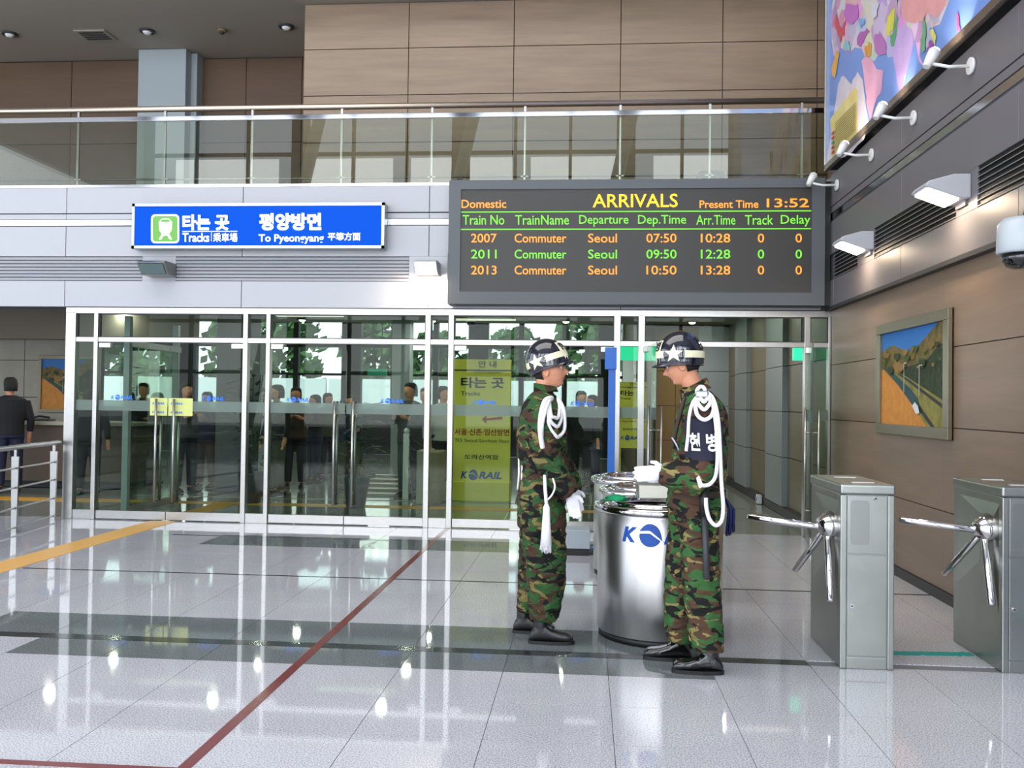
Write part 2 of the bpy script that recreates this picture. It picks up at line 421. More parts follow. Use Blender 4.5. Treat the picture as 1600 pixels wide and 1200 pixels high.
# column on the right
b = B(); b.box(2.765, 3.5, 4.4, 5.93, 0, 2.0); b.box(2.765, 3.5, 4.4, 5.93, 2.006, 7.2)
b.box(2.775, 3.5, 4.41, 5.92, 1.9, 2.1)
struct('trim_2', b, m_column, 'blue grey column at the right edge')

# upper right wall beyond the balcony, and the plane behind the map
b = B(); b.box(XW+.02, XW+.25, 3.0, 10.95, 4.2, 11.8); struct('wall_right_upper', b, mat('map_wall', (112, 108, 108), .6))
b = B(); b.box(3.2, 3.4, 10.95, 14.6, 4.1, 7.3); struct('wall_right_balcony', b, m_wood)

# ------------------------------------------------------------------ FRONT FASCIA above the glass, balcony
FY = 10.85
b = B(); b.box(-15, 3.4, FY+.02, 11.15, 2.66, 4.16); wb = struct('wall_back', b, m_fjoint, 'pale grey fascia above the glass front')
xj = [-13.5, -11.3, -8.9, -6.56, -4.27, -1.93, .4, 2.74]
def wbp(name, x0, x1, z0, z1, m=m_fascia, y=FY, bev=.003):
    bb = B(); bb.box(x0, x1, y, FY+.03, z0, z1); return bb.build(name, m, wb, bevel=bev)
for i in range(len(xj)-1):
    x0, x1 = xj[i]+.004, xj[i+1]-.004
    for z0, z1 in ((2.665, 2.99), (3.30, 3.675), (3.845, 4.165)): wbp('fascia_panel', x0, x1, z0, z1)
    wbp('polished_strip', x0-.004, x1+.004, 3.69, 3.76, m_strip, FY+.012, 0)
    wbp('fascia_edge', x0, x1, 3.765, 3.83, m_fascia, FY+.004, 0)
def grille_b(x0, x1, label):
    t = thing('ventilation_grille', ((x0+x1)/2, FY, 2.99), label, 'grille')
    bb = B(); bb.box(x0, x1, FY+.014, FY+.02, 2.992, 3.298); bb.build('grille_back', mat('grille_back', (60, 60, 62), .8), t)
    for k in range(7):
        z = 2.996+.043*k; bb = B(); bb.prism([(FY-.003, z), (FY+.016, z+.012), (FY+.016, z+.04), (FY-.003, z+.028)], 'x', x0, x1); bb.build('slat', m_slatl, t)
grille_b(-9.0, -5.55, 'pale louvred grille above the glass front at the far left')
grille_b(-5.12, -2.17, 'pale louvred grille beneath the blue track sign')
wbp('lamp_mounting_panel', -5.55, -5.12, 2.99, 3.30); wbp('lamp_mounting_panel', -2.17, -1.6, 2.99, 3.30)
wbp('lamp_mounting_panel', -1.6, 2.74, 2.99, 3.30)

# balcony slab + upper walls + ceiling
b = B(); b.box(-15, 3.2, 10.87, 16.2, 4.06, 4.15); struct('floor_balcony', b, m_pale)
b = B(); b.box(-15, 2.86, 10.845, 10.9, 4.165, 4.20); struct('trim_3', b, m_strip, 'polished edge strip along the balcony')
b = B(); b.box(-4.1, 3.25, 12.62, 12.9, 4.1, 7.3); wu = struct('wall_balcony_back', b, m_joint)
zz = [4.15, 4.535, 5.211, 5.888, 6.558, 7.215]; xx = [-4.1, -2.575, -1.071, .426, 1.83, 3.11, 3.22]
for i in range(len(xx)-1):
    for k in range(len(zz)-1):
        bb = B(); g = .006; bb.box(xx[i]+g, xx[i+1]-g, 12.6, 12.64, zz[k]+g, zz[k+1]-g); bb.build('wood_panel', m_wood, wu)
b = B(); b.box(-4.1, -4.0, 12.62, 14.6, 4.1, 7.3); struct('wall_balcony_return', b, m_wood)
b = B(); b.box(-15, -4.0, 14.55, 14.8, 4.1, 7.3); wl = struct('wall_balcony_left', b, m_joint)
xx = [-14.8, -13.2, -11.7, -10.2, -8.74, -7.2, -5.7, -4.75, -4.1]
for i in range(len(xx)-1):
    for z0, z1 in ((4.15, 5.1), (5.1, 5.79), (5.79, 7.2)):
        bb = B(); g = .006; bb.box(xx[i]+g, xx[i+1]-g, 14.52, 14.56, z0+g, z1-g); bb.build('wood_panel', m_woodd, wl)
b = B(); b.box(-7.35, -6.55, 14.1, 14.6, 4.15, 7.21); b.box(-6.55, -6.45, 14.3, 14.6, 4.15, 7.21); struct('trim_4', b, m_columnl, 'pale blue grey column behind the balcony')
b = B(); b.box(-15, 3.3, 11.9, 14.8, 7.22, 7.4); struct('ceiling', b, m_ceil)
b = B(); b.box(-15, 3.3, 11.88, 12.1, 7.4, 11.9); struct('wall_back_upper', b, m_woodd)
b = B(); b.box(-15, 9, -8, 12.1, 11.8, 12.0); struct('ceiling_hall', b, mat('hall_ceiling', (170, 170, 168), .8))

def downlight(x, y, z, label, lit=True, group=None):
    t = thing('downlight', (x, y, z), label, 'ceiling light', group)
    bb = B(); bb.torus((x, y, z-.008), .10, .022, 24, 8); bb.build('trim_ring', m_dark, t)
    bb = B(); bb.lathe([(.078, z-.012), (.05, z-.05), (.02, z-.06)], x, y, 20); bb.build('bulb', m_down if lit else m_white, t)
    bb = B(); bb.lathe([(.095, z-.001), (.08, z-.006)], x, y, 20); bb.build('reflector', m_steel, t)
downlight(-9.09, 13.38, 7.22, 'recessed downlight in the upper left ceiling, leftmost of three', False)
downlight(-6.85, 13.39, 7.22, 'recessed downlight in the upper left ceiling, above the pale column', False)
downlight(-4.62, 13.33, 7.22, 'recessed downlight in the upper left ceiling beside the wood wall', False)
t = thing('ceiling_vent', (-7.8, 13.5, 7.22), 'small pale rectangular vent in the upper left ceiling', 'ceiling vent')
bb = B(); bb.box(-8.0, -7.5, 13.3, 13.7, 7.2, 7.22); bb.build('vent_frame', m_ceil, t, bevel=.005)
bb = B(); [bb.box(-7.95, -7.55, 13.35+.08*k, 13.39+.08*k, 7.192, 7.2) for k in range(4)]; bb.build('vent_louvre', m_dark, t)
t = thing('smoke_detector', (-5.66, 13.4, 7.22), 'small brass coloured smoke detector on the upper left ceiling', 'smoke detector')
bb = B(); bb.lathe([(.075, 7.22), (.075, 7.2), (.05, 7.17)], -5.66, 13.4, 24); bb.build('detector_base', mat('aged_brass', (120, 104, 70), .4), t)
bb = B(); bb.lathe([(.04, 7.17), (.03, 7.15), (.01, 7.145)], -5.66, 13.4, 20); bb.build('detector_head', m_dark, t)

# balcony railing
t = thing('balcony_railing', (-1.8, 11.0, 4.15), 'long steel and glass railing along the upper balcony', 'railing')
bb = B(); bb.tube([(-14, 11.02, 5.205), (2.84, 11.02, 5.205)], .037, 14); tag(bb.build('handrail', mat('rail_satin', (205, 190, 172), .35, metal=1), t), 'round satin handrail')
bb = B(); bb.box(-14, 2.84, 10.955, 10.985, 5.035, 5.095); bb.build('top_bar', m_chrome, t, bevel=.004)
bb = B(); bb.tube([(-14, 11.03, 4.31), (2.84, 11.03, 4.31)], .011, 8); bb.build('lower_rail', m_steel, t)
px_ = [-13.3, -12.2, -11.1, -9.95, -8.8, -7.66, -6.52, -5.37, -4.23, -3.08, -1.94, -.785, .378, 1.455, 2.54]
for x in px_:
    bb = B(); bb.box(x-.014, x+.014, 11.0, 11.03, 4.15, 5.19); bb.box(x-.05, x+.05, 11.0, 11.02, 4.3, 4.318); bb.build('baluster', m_steel, t)
for i in range(len(px_)-1):
    bb = B(); bb.box(px_[i]+.004, px_[i+1]-.004, 10.968, 10.972, 4.20, 5.036); bb.build('glass_panel', m_bglass, t, fixn=True)
bb = B(); bb.box(px_[-1]+.004, 2.84, 10.968, 10.972, 4.2, 5.036); bb.build('glass_panel', m_bglass, t)
# small grey casing behind the board
a = at(1089, 281, 11.6); c = at(1131, 268, 11.6)
t = thing('loudspeaker', ((a.x+c.x)/2, 11.6, 4.15), 'grey rounded casing on the balcony floor behind the arrivals board', 'loudspeaker')
bb = B(); bb.box(a.x, c.x, 11.5, 11.7, 4.15, c.z); bb.build('casing', m_dark, t, bevel=.05, bseg=3)
bb = B(); bb.box(a.x+.05, c.x-.05, 11.492, 11.5, 4.2, c.z-.06); bb.build('front_grille', m_black, t)

# ------------------------------------------------------------------ GLASS FRONT
fr0 = B(); fr0.box(-6.54, 2.9, 10.86, 10.95, 2.585, 2.655); frame = struct('trim_5', fr0, m_steel, 'steel head beam of the glass front')
posts = [(-6.536, -6.405), (-6.166, -6.113), (-4.238, -4.179), (-3.945, -3.894), (-1.957, -1.892), (-1.672, -1.607), (.327, .404), (.617, .693), (2.556, 2.623), (2.829, 2.857)]
for x0, x1 in posts:
    bb = B(); bb.box(x0, x1, 10.85, 10.95, 0, 2.59); bb.build('post', m_steel, frame, bevel=.004)
bb = B(); bb.box(-6.42, 2.85, 10.862, 10.94, 2.225, 2.285); bb.build('transom_bar', m_steel, frame, bevel=.003)
bays = [(posts[i][1], posts[i+1][0]) for i in range(9)]
wi = 1
def pane(par, x0, x1, z0, z1, y=10.9):
    bb = B(); bb.box(x0, x1, y-.004, y+.004, z0, z1); return bb.build('glass_pane', m_glass, par)
for i, (x0, x1) in enumerate(bays):
    # transom light
    bb = B(); bb.box(x0, x1, 10.88, 10.92, 2.572, 2.588); bb.box(x0, x1, 10.88, 10.92, 2.284, 2.296); bb.box(x0, x0+.012, 10.88, 10.92, 2.29, 2.58); bb.box(x1-.012, x1, 10.88, 10.92, 2.29, 2.58)
    w = struct('window_%d' % wi, bb, m_dark); wi += 1
    pane(w, x0+.01, x1-.01, 2.29, 2.58)
    if i % 2 == 0:   # fixed side light
        bb = B(); bb.box(x0, x1, 10.865, 10.935, 0, .12); w = struct('window_%d' % wi, bb, m_steel, bevel=.003); wi += 1
        pane(w, x0, x1, .12, 2.225)
        bb = B(); bb.box(x0, x1, 10.89, 10.893, 1.365, 1.495); bb.build('frosted_band', m_frost, w)
FROST = glass('frost_strip', (190, 205, 196), .3)
_n = FROST.node_tree; _d = _n.nodes.new('ShaderNodeBsdfDiffuse'); _d.inputs[0].default_value = lin((150, 166, 158)); _m = _n.nodes.new('ShaderNodeMixShader'); _m.inputs[0].default_value = .42
_o = _n.nodes['Material Output']; _s = _o.inputs[0].links[0].from_socket; _n.links.new(_s, _m.inputs[1]); _n.links.new(_d.outputs[0], _m.inputs[2]); _n.links.new(_m.outputs[0], _o.inputs[0])
for o in [o for o in COL.objects if o.name.startswith('frosted_band')]: o.data.materials[0] = FROST
dn = 1
def door_leaf(x0, x1, handle_at, sticker=True, label=None):
    global dn
    bb = B(); bb.box(x0+.004, x1-.004, 10.875, 10.925, .012, .115); d = struct('door_%d' % dn, bb, m_steel, label, bevel=.003); dn += 1
    bb = B(); bb.box(x0+.004, x1-.004, 10.894, 10.906, .115, 2.218); bb.build('glass_pane', m_glass, d)
    bb = B(); bb.box(x0+.01, x1-.01, 10.889, 10.8925, 1.365, 1.495); bb.build('frosted_band', FROST, d)
    hx = handle_at
    for yy in (10.83, 10.97):
        bb = B(); bb.tube([(hx, yy, .24), (hx, yy, 1.52)], .016, 12)
        for z in (.4, 1.35): bb.tube([(hx, yy, z), (hx, 10.9, z)], .009, 8)
        bb.build('pull_handle', m_steel, d)
    # patch fitting at the top outer corner
    hs = x0 if abs(hx-x0) > abs(hx-x1) else x1-.16
    bb = B(); bb.box(hs+.005, hs+.155, 10.87, 10.93, 2.155, 2.215); bb.build('patch_fitting', m_steel, d, bevel=.003)
    cx = hx + (-.62 if abs(hx-x0) > abs(hx-x1) else .33)
    logo(d, quadfn((cx, 10.888, 1.50), (cx+.29, 10.888, 1.50), (cx, 10.888, 1.57)), m_korg, 'sticker')
    return d
for (x0, x1), mid in ((bays[1], -5.2), (bays[3], -2.94), (bays[5], -.62)):
    mid = (x0+x1)/2 if mid is None else mid
    door_leaf(x0, mid, mid-.125); door_leaf(mid, x1, mid+.105)
# yellow-green notice across the left pair
for x0, x1, nm in ((-5.42, -5.205, 'l'), (-5.195, -4.91, 'r')):
    pass
dls = [o for o in COL.objects if o.name in ('door_1', 'door_2')]
m_note = mat('pale_yellow_paper', (206, 214, 130), .6)
for d, (x0, x1) in zip(dls, ((-5.43, -5.207), (-5.193, -4.88))):
    bb = B(); bb.box(x0, x1, 10.884, 10.886, 1.31, 1.53); bb.build('notice', m_note, d)
    for k in range(2): logo(d, quadfn((x0+.03, 10.882, 1.335+.11*k), (x0+.19, 10.882, 1.335+.11*k), (x0+.03, 10.882, 1.375+.11*k)), m_korg, 'notice')
# open leaves swung towards the hall
def open_leaf(h, e, label):
    """h = hinge point, e = free edge on the floor plan"""
    global dn
    h = Vector((h[0], h[1], 0)); e = Vector((e[0], e[1], 0)); d_ = (e-h).normalized(); n_ = Vector((-d_.y, d_.x, 0)); L = (e-h).length
    def slab(name, u0, u1, t0, t1, z0, z1, m, par=None):
        bb = B(); q = [h+d_*u+n_*t_ for u, t_ in ((u0, t0), (u1, t0), (u1, t1), (u0, t1))]
        bb.add([p+Vector((0, 0, z0)) for p in q]+[p+Vector((0, 0, z1)) for p in q], [(0, 3, 2, 1), (4, 5, 6, 7), (0, 1, 5, 4), (1, 2, 6, 5), (2, 3, 7, 6), (3, 0, 4, 7)])
        return bb.build(name, m, par)
    d = slab('door_%d' % dn, .01, L, -.02, .02, .012, .115, m_steel); d['kind'] = 'structure'; d['label'] = label; dn += 1
    slab('glass_pane', .01, L-.003, -.005, .005, .115, 2.218, m_glass, d); slab('frosted_band', .02, L-.01, -.0065, -.0052, 1.365, 1.495, FROST, d)
    slab('dark_edge', L-.003, L, -.006, .006, .115, 2.218, m_dark, d); slab('patch_fitting', .01, .16, -.03, .03, 2.155, 2.215, m_steel, d)
    for t_ in (-.07, .07):
        q = h+d_*(L-.1); bb = B(); p = q+n_*t_; bb.tube([p+Vector((0, 0, .24)), p+Vector((0, 0, 1.52))], .012, 12)
        for z in (.4, 1.25): bb.tube([p+Vector((0, 0, z)), q+Vector((0, 0, z))], .008, 8)
        bb.build('pull_handle', m_steel, d)
open_leaf((.70, 10.89), (.77, 9.97), 'glass door leaf standing open towards the hall, left of the corridor')
open_leaf((2.60, 10.88), (2.44, 9.98), 'glass door leaf standing open towards the hall beside the right wall')

# left railing
t = thing('guard_rail', (-6.45, 9.5, 0), 'low steel guard rail at the left end of the glass front', 'railing')
gx = lambda y: -6.6 + (10.9-y)*.17
def gr(y, z): return Vector((gx(y), y, z))
bb = B(); bb.tube([gr(10.86, .955), gr(8.0, .955), gr(6.0, .955)], .03, 14); bb.build('handrail', m_steel, t)
for z in (.72, .50, .27):
    bb = B(); bb.tube([gr(10.75, z), gr(6, z)], .012, 8); bb.build('rail', m_steel, t)
bb = B(); bb.tube([gr(10.75, .05), gr(6, .05)], .01, 8); bb.build('rail', m_steel, t)
for y in (10.72, 9.7, 8.6):
    p = gr(y, 0); bb = B()
    bb.prism([(p.x-.03, 0), (p.x+.03, 0), (p.x+.045, .85), (p.x-.045, .85)], 'y', y-.012, y+.012)
    bb.box(p.x-.015, p.x+.015, y-.01, y+.01, .85, .94); bb.build('post', m_steel, t)

# ------------------------------------------------------------------ CONCOURSE BEYOND THE GLASS
b = B(); b.box(-18, 6.5, 11.0, 26, -.12, -.008); flo2 = struct('floor_concourse', b, m_tilei)
for x0 in [-7.055+1.2*k for k in range(8)]:
    for y0 in (11.02, 12.22, 13.7, 14.9):
        bb = B(); bb.box(x0+.004, x0+1.196, y0, y0+1.192 if y0 < 12.5 or y0 > 13.6 else y0+1.1, -.012, -.001); bb.build('floor_tile', m_tilei, flo2)
bb = B(); bb.box(-14, 1.0, 12.72, 13.02, -.006, .003); bb.build('tactile_strip', mat('tactile_ochre', (206, 150, 40), .5), flo2)
bb = B(); bb.box(-5.38, -5.04, 11.05, 12.72, -.006, .003); bb.build('tactile_strip', MATS['tactile_ochre'], flo2)
b = B(); b.box(-18, 6.5, 11.15, 18.0, 3.12, 3.3); b.box(-18, 6.5, 18.0, 18.2, 3.12, 4.04); b.box(-18, 6.5, 18.2, 26, 3.95, 4.04); ce2 = struct('ceiling_concourse', b, mat('concourse_ceiling', (150, 148, 136), .8))
b = B(); b.box(-18, -9.15, 16.3, 16.5, 0, 3.2); wc = struct('wall_concourse_left', b, m_joint)
for i in range(6):
    for z0, z1 in ((.1, .8), (.8, 1.5), (1.5, 2.2), (2.2, 3.1)):
        bb = B(); x0 = -17.6+1.4*i; bb.box(x0+.006, x0+1.394, 16.27, 16.31, z0+.006, z1-.006); bb.build('wall_panel', m_pale, wc)
# band over the left opening
b = B(); b.box(-18, -6.9, 15.4, 15.6, 2.55, 3.12); struct('trim_6', b, mat('soffit_taupe', (120, 112, 100), .7), 'taupe soffit band over the ticket counter')
# right side corridor
b = B(); b.box(XW+.06, XW+.3, 10.98, 18.6, 0, 3.2); wc2 = struct('wall_corridor_right', b, m_joint)
for y0, y1, m, x in ((11.0, 12.0, m_woodc, 2.86), (12.0, 13.1, m_woodc, 2.86), (13.1, 14.3, m_colc, 2.78), (14.3, 16.0, m_woodc, 2.86), (16.0, 17.2, m_colc, 2.78), (17.2, 18.5, m_woodc, 2.86)):
    for z0, z1 in ((.1, .8), (.8, 1.45), (1.45, 2.1), (2.1, 3.12)):
        bb = B(); bb.box(x, XW+.07, y0+.005, y1-.005, z0+.005, z1-.005); bb.build('wall_panel', m, wc2)
b = B(); b.box(2.76, 2.9, 11.0, 18.5, 0, .1); struct('baseboard_corridor', b, m_baseb)
b = B(); b.box(1.35, 3.1, 18.5, 18.7, 0, 3.2); wc3 = struct('wall_corridor_end', b, m_joint)
for x0, x1 in ((1.36, 1.8), (1.8, 2.25), (2.25, 2.9)):
    for z0, z1 in ((.02, .8), (.8, 1.5), (1.5, 2.2), (2.2, 3.1)):
        bb = B(); bb.box(x0+.005, x1-.005, 18.46, 18.5, z0+.005, z1-.005); bb.build('wall_panel', mat('ochre_panel', (140, 112, 66), .5) if x0 < 2.2 else m_columnl, wc3)
b = B(); b.box(1.0, 1.36, 18.3, 25.8, 0, 3.94); struct('wall_corridor_side', b, m_woodd)
# far window wall
FWY = 25.0
b = B()
b.box(-18, 1.2, FWY, FWY+.2, 0, 1.25); b.box(-18, 1.2, FWY, FWY+.2, 3.85, 4.0)
far = struct('wall_far', b, m_dark)
fx = [-18, -15.5, -13.0, -11.4, -9.8, -8.2, -6.6, -5.4, -4.2, -3.0, -1.8, -.6, .6, 1.2]
for k, x in enumerate(fx):
    bb = B(); w_ = .07 if k % 3 else .28
    bb.box(x-w_, x+w_, FWY-.05, FWY+.15, 1.2, 3.9); bb.build('mullion', m_dark, far)
bb = B(); bb.box(-18, 1.2, FWY, FWY+.1, 2.2, 2.27); bb.box(-18, 1.2, FWY, FWY+.1, 3.0, 3.2); bb.build('window_rail', m_dark, far)
for i in range(len(fx)-1):
    bb = B(); bb.box(fx[i], fx[i+1], FWY+.05, FWY+.06, 1.25, 3.88); bb.build('glass_pane', m_cglass, far)
# outside: white fence, bank with trees
b = B(); b.box(-60, 20, 26.2, 90, -.3, -.1); struct('ground', b, mat('asphalt', (120, 120, 118), .9))
for k in range(10):
    o = B().box(-34+5*k, -29.1+5*k, 31, 31.2, -.1, 2.25).build('white_fence', m_white)
    tag(o, 'tall white fence panel beyond the far windows, %s from the left' % ['first', 'second', 'third', 'fourth', 'fifth', 'sixth', 'seventh', 'eighth', 'ninth', 'tenth'][k], 'fence', 'white fence panels outside')
ORD = ['first', 'second', 'third', 'fourth', 'fifth', 'sixth', 'seventh', 'eighth', 'ninth', 'tenth', 'eleventh', 'twelfth', 'thirteenth']
def tree(x, y, h, w, k=0):
    t = thing('tree', (x, y, -.1), 'leafy green tree behind the white fence, %s from the left in its row' % ORD[k], 'tree', 'trees beyond the white fence')
    bb = B(); bb.tube([(x, y, -.1), (x+.1, y, h*.4), (x, y, h*.75)], [.2, .15, .06], 8); bb.build('trunk', mat('bark', (70, 56, 44), .9), t)
    bb = B()
    for kk in range(420):
        a = random.uniform(0, 2*PI); r = w*math.sqrt(random.random()); zz_ = random.uniform(-1, 1)
        c = Vector((x+r*math.cos(a)*math.sqrt(1-zz_*zz_*.8), y+r*math.sin(a)*.8, h*.62+zz_*h*.38)); s_ = random.uniform(.18, .4)
        n_ = Vector((random.uniform(-1, 1), random.uniform(-1, 1), random.uniform(-.4, 1))).normalized(); u_ = n_.orthogonal().normalized()*s_; v_ = n_.cross(u_).normalized()*s_*.6
        bb.add([c-u_, c-v_, c+u_, c+v_], [(0, 1, 2, 3)])
    tag(bb.build('foliage', mat('foliage', (74, 104, 56), .8, var=.4, vfreq=.8), t, fixn=False), kind='stuff')
for k in range(13): tree(-30+3.0*k, 36+1.6*(k % 2), random.uniform(4.2, 5.6), 1.4, k)

# concourse downlights and light strips
dl = []
for x in (-8.2, -5.6, -3.0, -.4, 2.0):
    for y in (13.4, 15.3, 17.4, 20.0): dl.append((x, y))
for x, y in dl:
    rw = {13.4: 'nearest', 15.3: 'second', 17.4: 'third', 20.0: 'farthest'}[y]; cl = {-8.2: 'leftmost', -5.6: 'left', -3.0: 'middle', -.4: 'right', 2.0: 'rightmost'}[x]
    downlight(x, y, 3.12 if y < 18 else 3.95, 'lit downlight in the low ceiling behind the glass, %s row, %s column' % (rw, cl), True, 'downlights in the concourse ceiling')
for x, y in dl:
    l = area('downlight_light', (x, y, 3.05 if y < 18 else 3.88), (0, 0, 0), .13, .13, 15, (1, .96, .88)); l.data.shape = 'DISK'
for x, y in ((-6.6, 14.3), (-3.6, 14.3), (1.2, 14.6), (-2, 17.2), (-10, 13.8), (-5.2, 16.6)):
    bb = B(); bb.box(x-.64, x+.64, y-.05, y+.05, 3.09, 3.12)
    tag(bb.build('light_fixture', mat('fixture_white', (235, 235, 230), .5, emit=(255, 248, 235), es=1.2)), {(-6.6, 14.3): 'long ceiling light behind the left glass doors', (-3.6, 14.3): 'long ceiling light behind the middle glass doors', (1.2, 14.6): 'long ceiling light over the corridor on the right', (-2, 17.2): 'long ceiling light far back behind the yellow board', (-10, 13.8): 'long ceiling light over the ticket counter', (-5.2, 16.6): 'long ceiling light far back behind the dark pillar'}[(x, y)], 'ceiling light', 'strip lights in the concourse ceiling')
# exit signs
for px0, px1, Y, lb in ((968, 1036, 14.0, 'green exit light box seen over the left soldier\'s blue post'), (1240, 1268, 11.6, 'green exit light box over the corridor beside the right wall')):
    a = at(px0, 563, Y); c = at(px1, 541, Y)
    t = thing('exit_sign', ((a.x+c.x)/2, Y, a.z), lb.replace("left soldier's ", ''), 'exit sign')
    bb = B(); bb.box(a.x, c.x, Y, Y+.08, a.z, c.z); bb.build('light_box', m_exit, t, bevel=.01)
    bb = B(); bb.box((a.x+c.x)/2-.01, (a.x+c.x)/2+.01, Y+.03, Y+.05, c.z, 3.12); bb.build('hanger', m_dark, t)
# concourse column and hanging green sign
for px0, px1, Y, lb in ((336, 386, 14.3, 'dark square column behind the left glass doors'), (610, 638, 17.5, 'grey column behind the middle glass doors')):
    a = at(px0, 700, Y); c = at(px1, 700, Y)
    bb = B(); bb.box(a.x, c.x, Y, Y+(c.x-a.x), 0, 3.12); o = bb.build('pillar', m_dark if px0 < 400 else m_columnl); tag(o, lb, 'pillar', kind=None)
a = at(574, 586, 19); c = at(604, 576, 19)
t = thing('hanging_sign', ((a.x+c.x)/2, 19, a.z), 'small green sign hanging behind the middle glass doors', 'sign')
bb = B(); bb.box(a.x, c.x, 19, 19.06, a.z, c.z); bb.build('sign_face', mat('sign_dkgreen', (30, 140, 110), .5, emit=(20, 120, 90), es=.5), t)
bb = B(); bb.box(a.x+.1, a.x+.12, 19.02, 19.04, c.z, 3.95); bb.box(c.x-.12, c.x-.1, 19.02, 19.04, c.z, 3.95); bb.build('hanger', m_dark, t)

p = at(736, 500, 17.4)
t = thing('dome_camera', (p.x, p.y, 3.12), 'small black dome camera on the low ceiling above the yellow board', 'security camera')
bb = B(); bb.lathe([(.1, 3.12), (.1, 3.08), (.08, 3.07)], p.x, p.y, 24); bb.build('housing', m_white2, t)
bb = B(); bb.lathe([(.085, 3.075), (.07, 3.02), (.03, 2.995)], p.x, p.y, 24); bb.build('dome', m_black, t)
p = at(1195, 774, 14.2); t = thing('floor_lamp_box', (2.7, 14.6, 0), 'tiny white box at the foot of the corridor wall', 'box')
bb = B(); bb.box(2.68, 2.75, 14.35, 14.5, 0, .14); bb.build('body', m_white2, t, bevel=.01)
bb = B(); bb.box(2.67, 2.68, 14.38, 14.47, .04, .1); bb.build('front_plate', mat('violet_plate', (150, 150, 220), .4), t)
# steps and stair rail
t = thing('steps', (-3.1, 15, 0), 'low grey steps behind the middle glass doors', 'steps')
for k in range(5):
    bb = B(); bb.box(-3.75, -3.0, 14.3+.42*k, 16.15, .04*k, .04*(k+1)-.008); bb.build('step', m_pale, t, bevel=.006)
    bb = B(); bb.box(-3.75, -3.0, 14.29+.42*k, 14.35+.42*k, .04*(k+1)-.008, .04*(k+1)); bb.build('nosing', m_white, t)
t = thing('stair_rail', (-2.4, 13.4, 0), 'pale post with black sloping rails behind the middle doors', 'railing')
bb = B(); bb.box(-2.83, -2.74, 13.9, 13.98, 0, 1.02); bb.ball((-2.785, 13.94, 1.06), .05); bb.build('post', m_white2, t)
for k in range(5):
    bb = B(); bb.tube([(-2.78, 13.95, 1.0-.17*k), (-2.2, 13.75, .62-.1*k)], .015, 6); bb.build('rail', m_dark, t)
t = thing('barrier_wall', (-2.0, 13.6, 0), 'low tan block with grey end cap behind the middle doors', 'barrier')
bb = B(); bb.box(-2.35, -2.15, 13.3, 13.9, 0, .78); bb.build('core', mat('tan_block', (128, 116, 84), .6), t, bevel=.02)
bb = B(); bb.box(-2.5, -2.33, 13.28, 13.92, 0, .8); bb.build('end_cap', m_pale, t, bevel=.02)

# potted plants
def plant(x, y, h, lb):
    t = thing('potted_plant', (x, y, 0), lb, 'plant')
    bb = B(); bb.lathe([(.13, 0), (.2, .42), (.21, .45), (.19, .45), (.17, .4)], x, y, 24); bb.build('pot', m_pot, t)
    for k in range(4):
        bb = B(); dx, dy = random.uniform(-.15, .15), random.uniform(-.15, .15); bb.tube([(x, y, .38), (x+dx*.5, y+dy*.5, h*.5), (x+dx, y+dy, h*.9)], [.02, .014, .006], 6); bb.build('stem', m_plant, t)
    bb = B()
    for k in range(150):
        a = random.uniform(0, 2*PI); z = random.uniform(.5, h); r = random.uniform(.05, .34)*(1-.35*abs(z/h-.55))
        c = Vector((x+r*math.cos(a), y+r*math.sin(a), z)); d = Vector((math.cos(a), math.sin(a), random.uniform(-.5, .6))).normalized(); L = random.uniform(.12, .22)
        s_ = d.cross(Vector((0, 0, 1))).normalized()*L*.22
        bb.add([c, c+d*L*.4+s_, c+d*L, c+d*L*.4-s_+Vector((0, 0, .01))], [(0, 1, 2, 3)])
    tag(bb.build('foliage', m_plant, t, fixn=False), kind='stuff')
plant(-3.27, 12.75, 1.5, 'leafy potted plant in a dark slate pot behind the middle glass doors')
plant(-4.9, 13.0, 2.1, 'tall potted plant in a dark pot beside the dark column')
# ticket counter on the left and items
t = thing('ticket_counter', (-9.4, 14.4, 0), 'brown ticket counter with a grey top at the left', 'counter')
bb = B(); bb.box(-11.5, -7.45, 14.35, 15.1, .12, 1.05); bb.build('front', m_counter, t)
bb = B(); bb.box(-11.6, -7.35, 14.2, 15.2, 1.05, 1.11); bb.build('worktop', m_pale, t, bevel=.008)
bb = B(); bb.box(-11.4, -7.5, 14.5, 15.0, 0, .12); bb.build('plinth', m_black, t)
a = at(52, 660, 14.5); c = at(82, 655, 14.5)
t = thing('telephone', ((a.x+c.x)/2, 14.5, 1.11), 'small dark telephone on the ticket counter', 'telephone')
bb = B(); bb.box(a.x, c.x, 14.4, 14.6, 1.11, 1.15); bb.build('base', m_dark, t, bevel=.01)
bb = B(); bb.tube([(a.x+.02, 14.5, 1.17), (a.x+.1, 14.5, 1.19), (c.x-.05, 14.5, 1.17)], .018, 8); bb.build('handset', m_black, t)

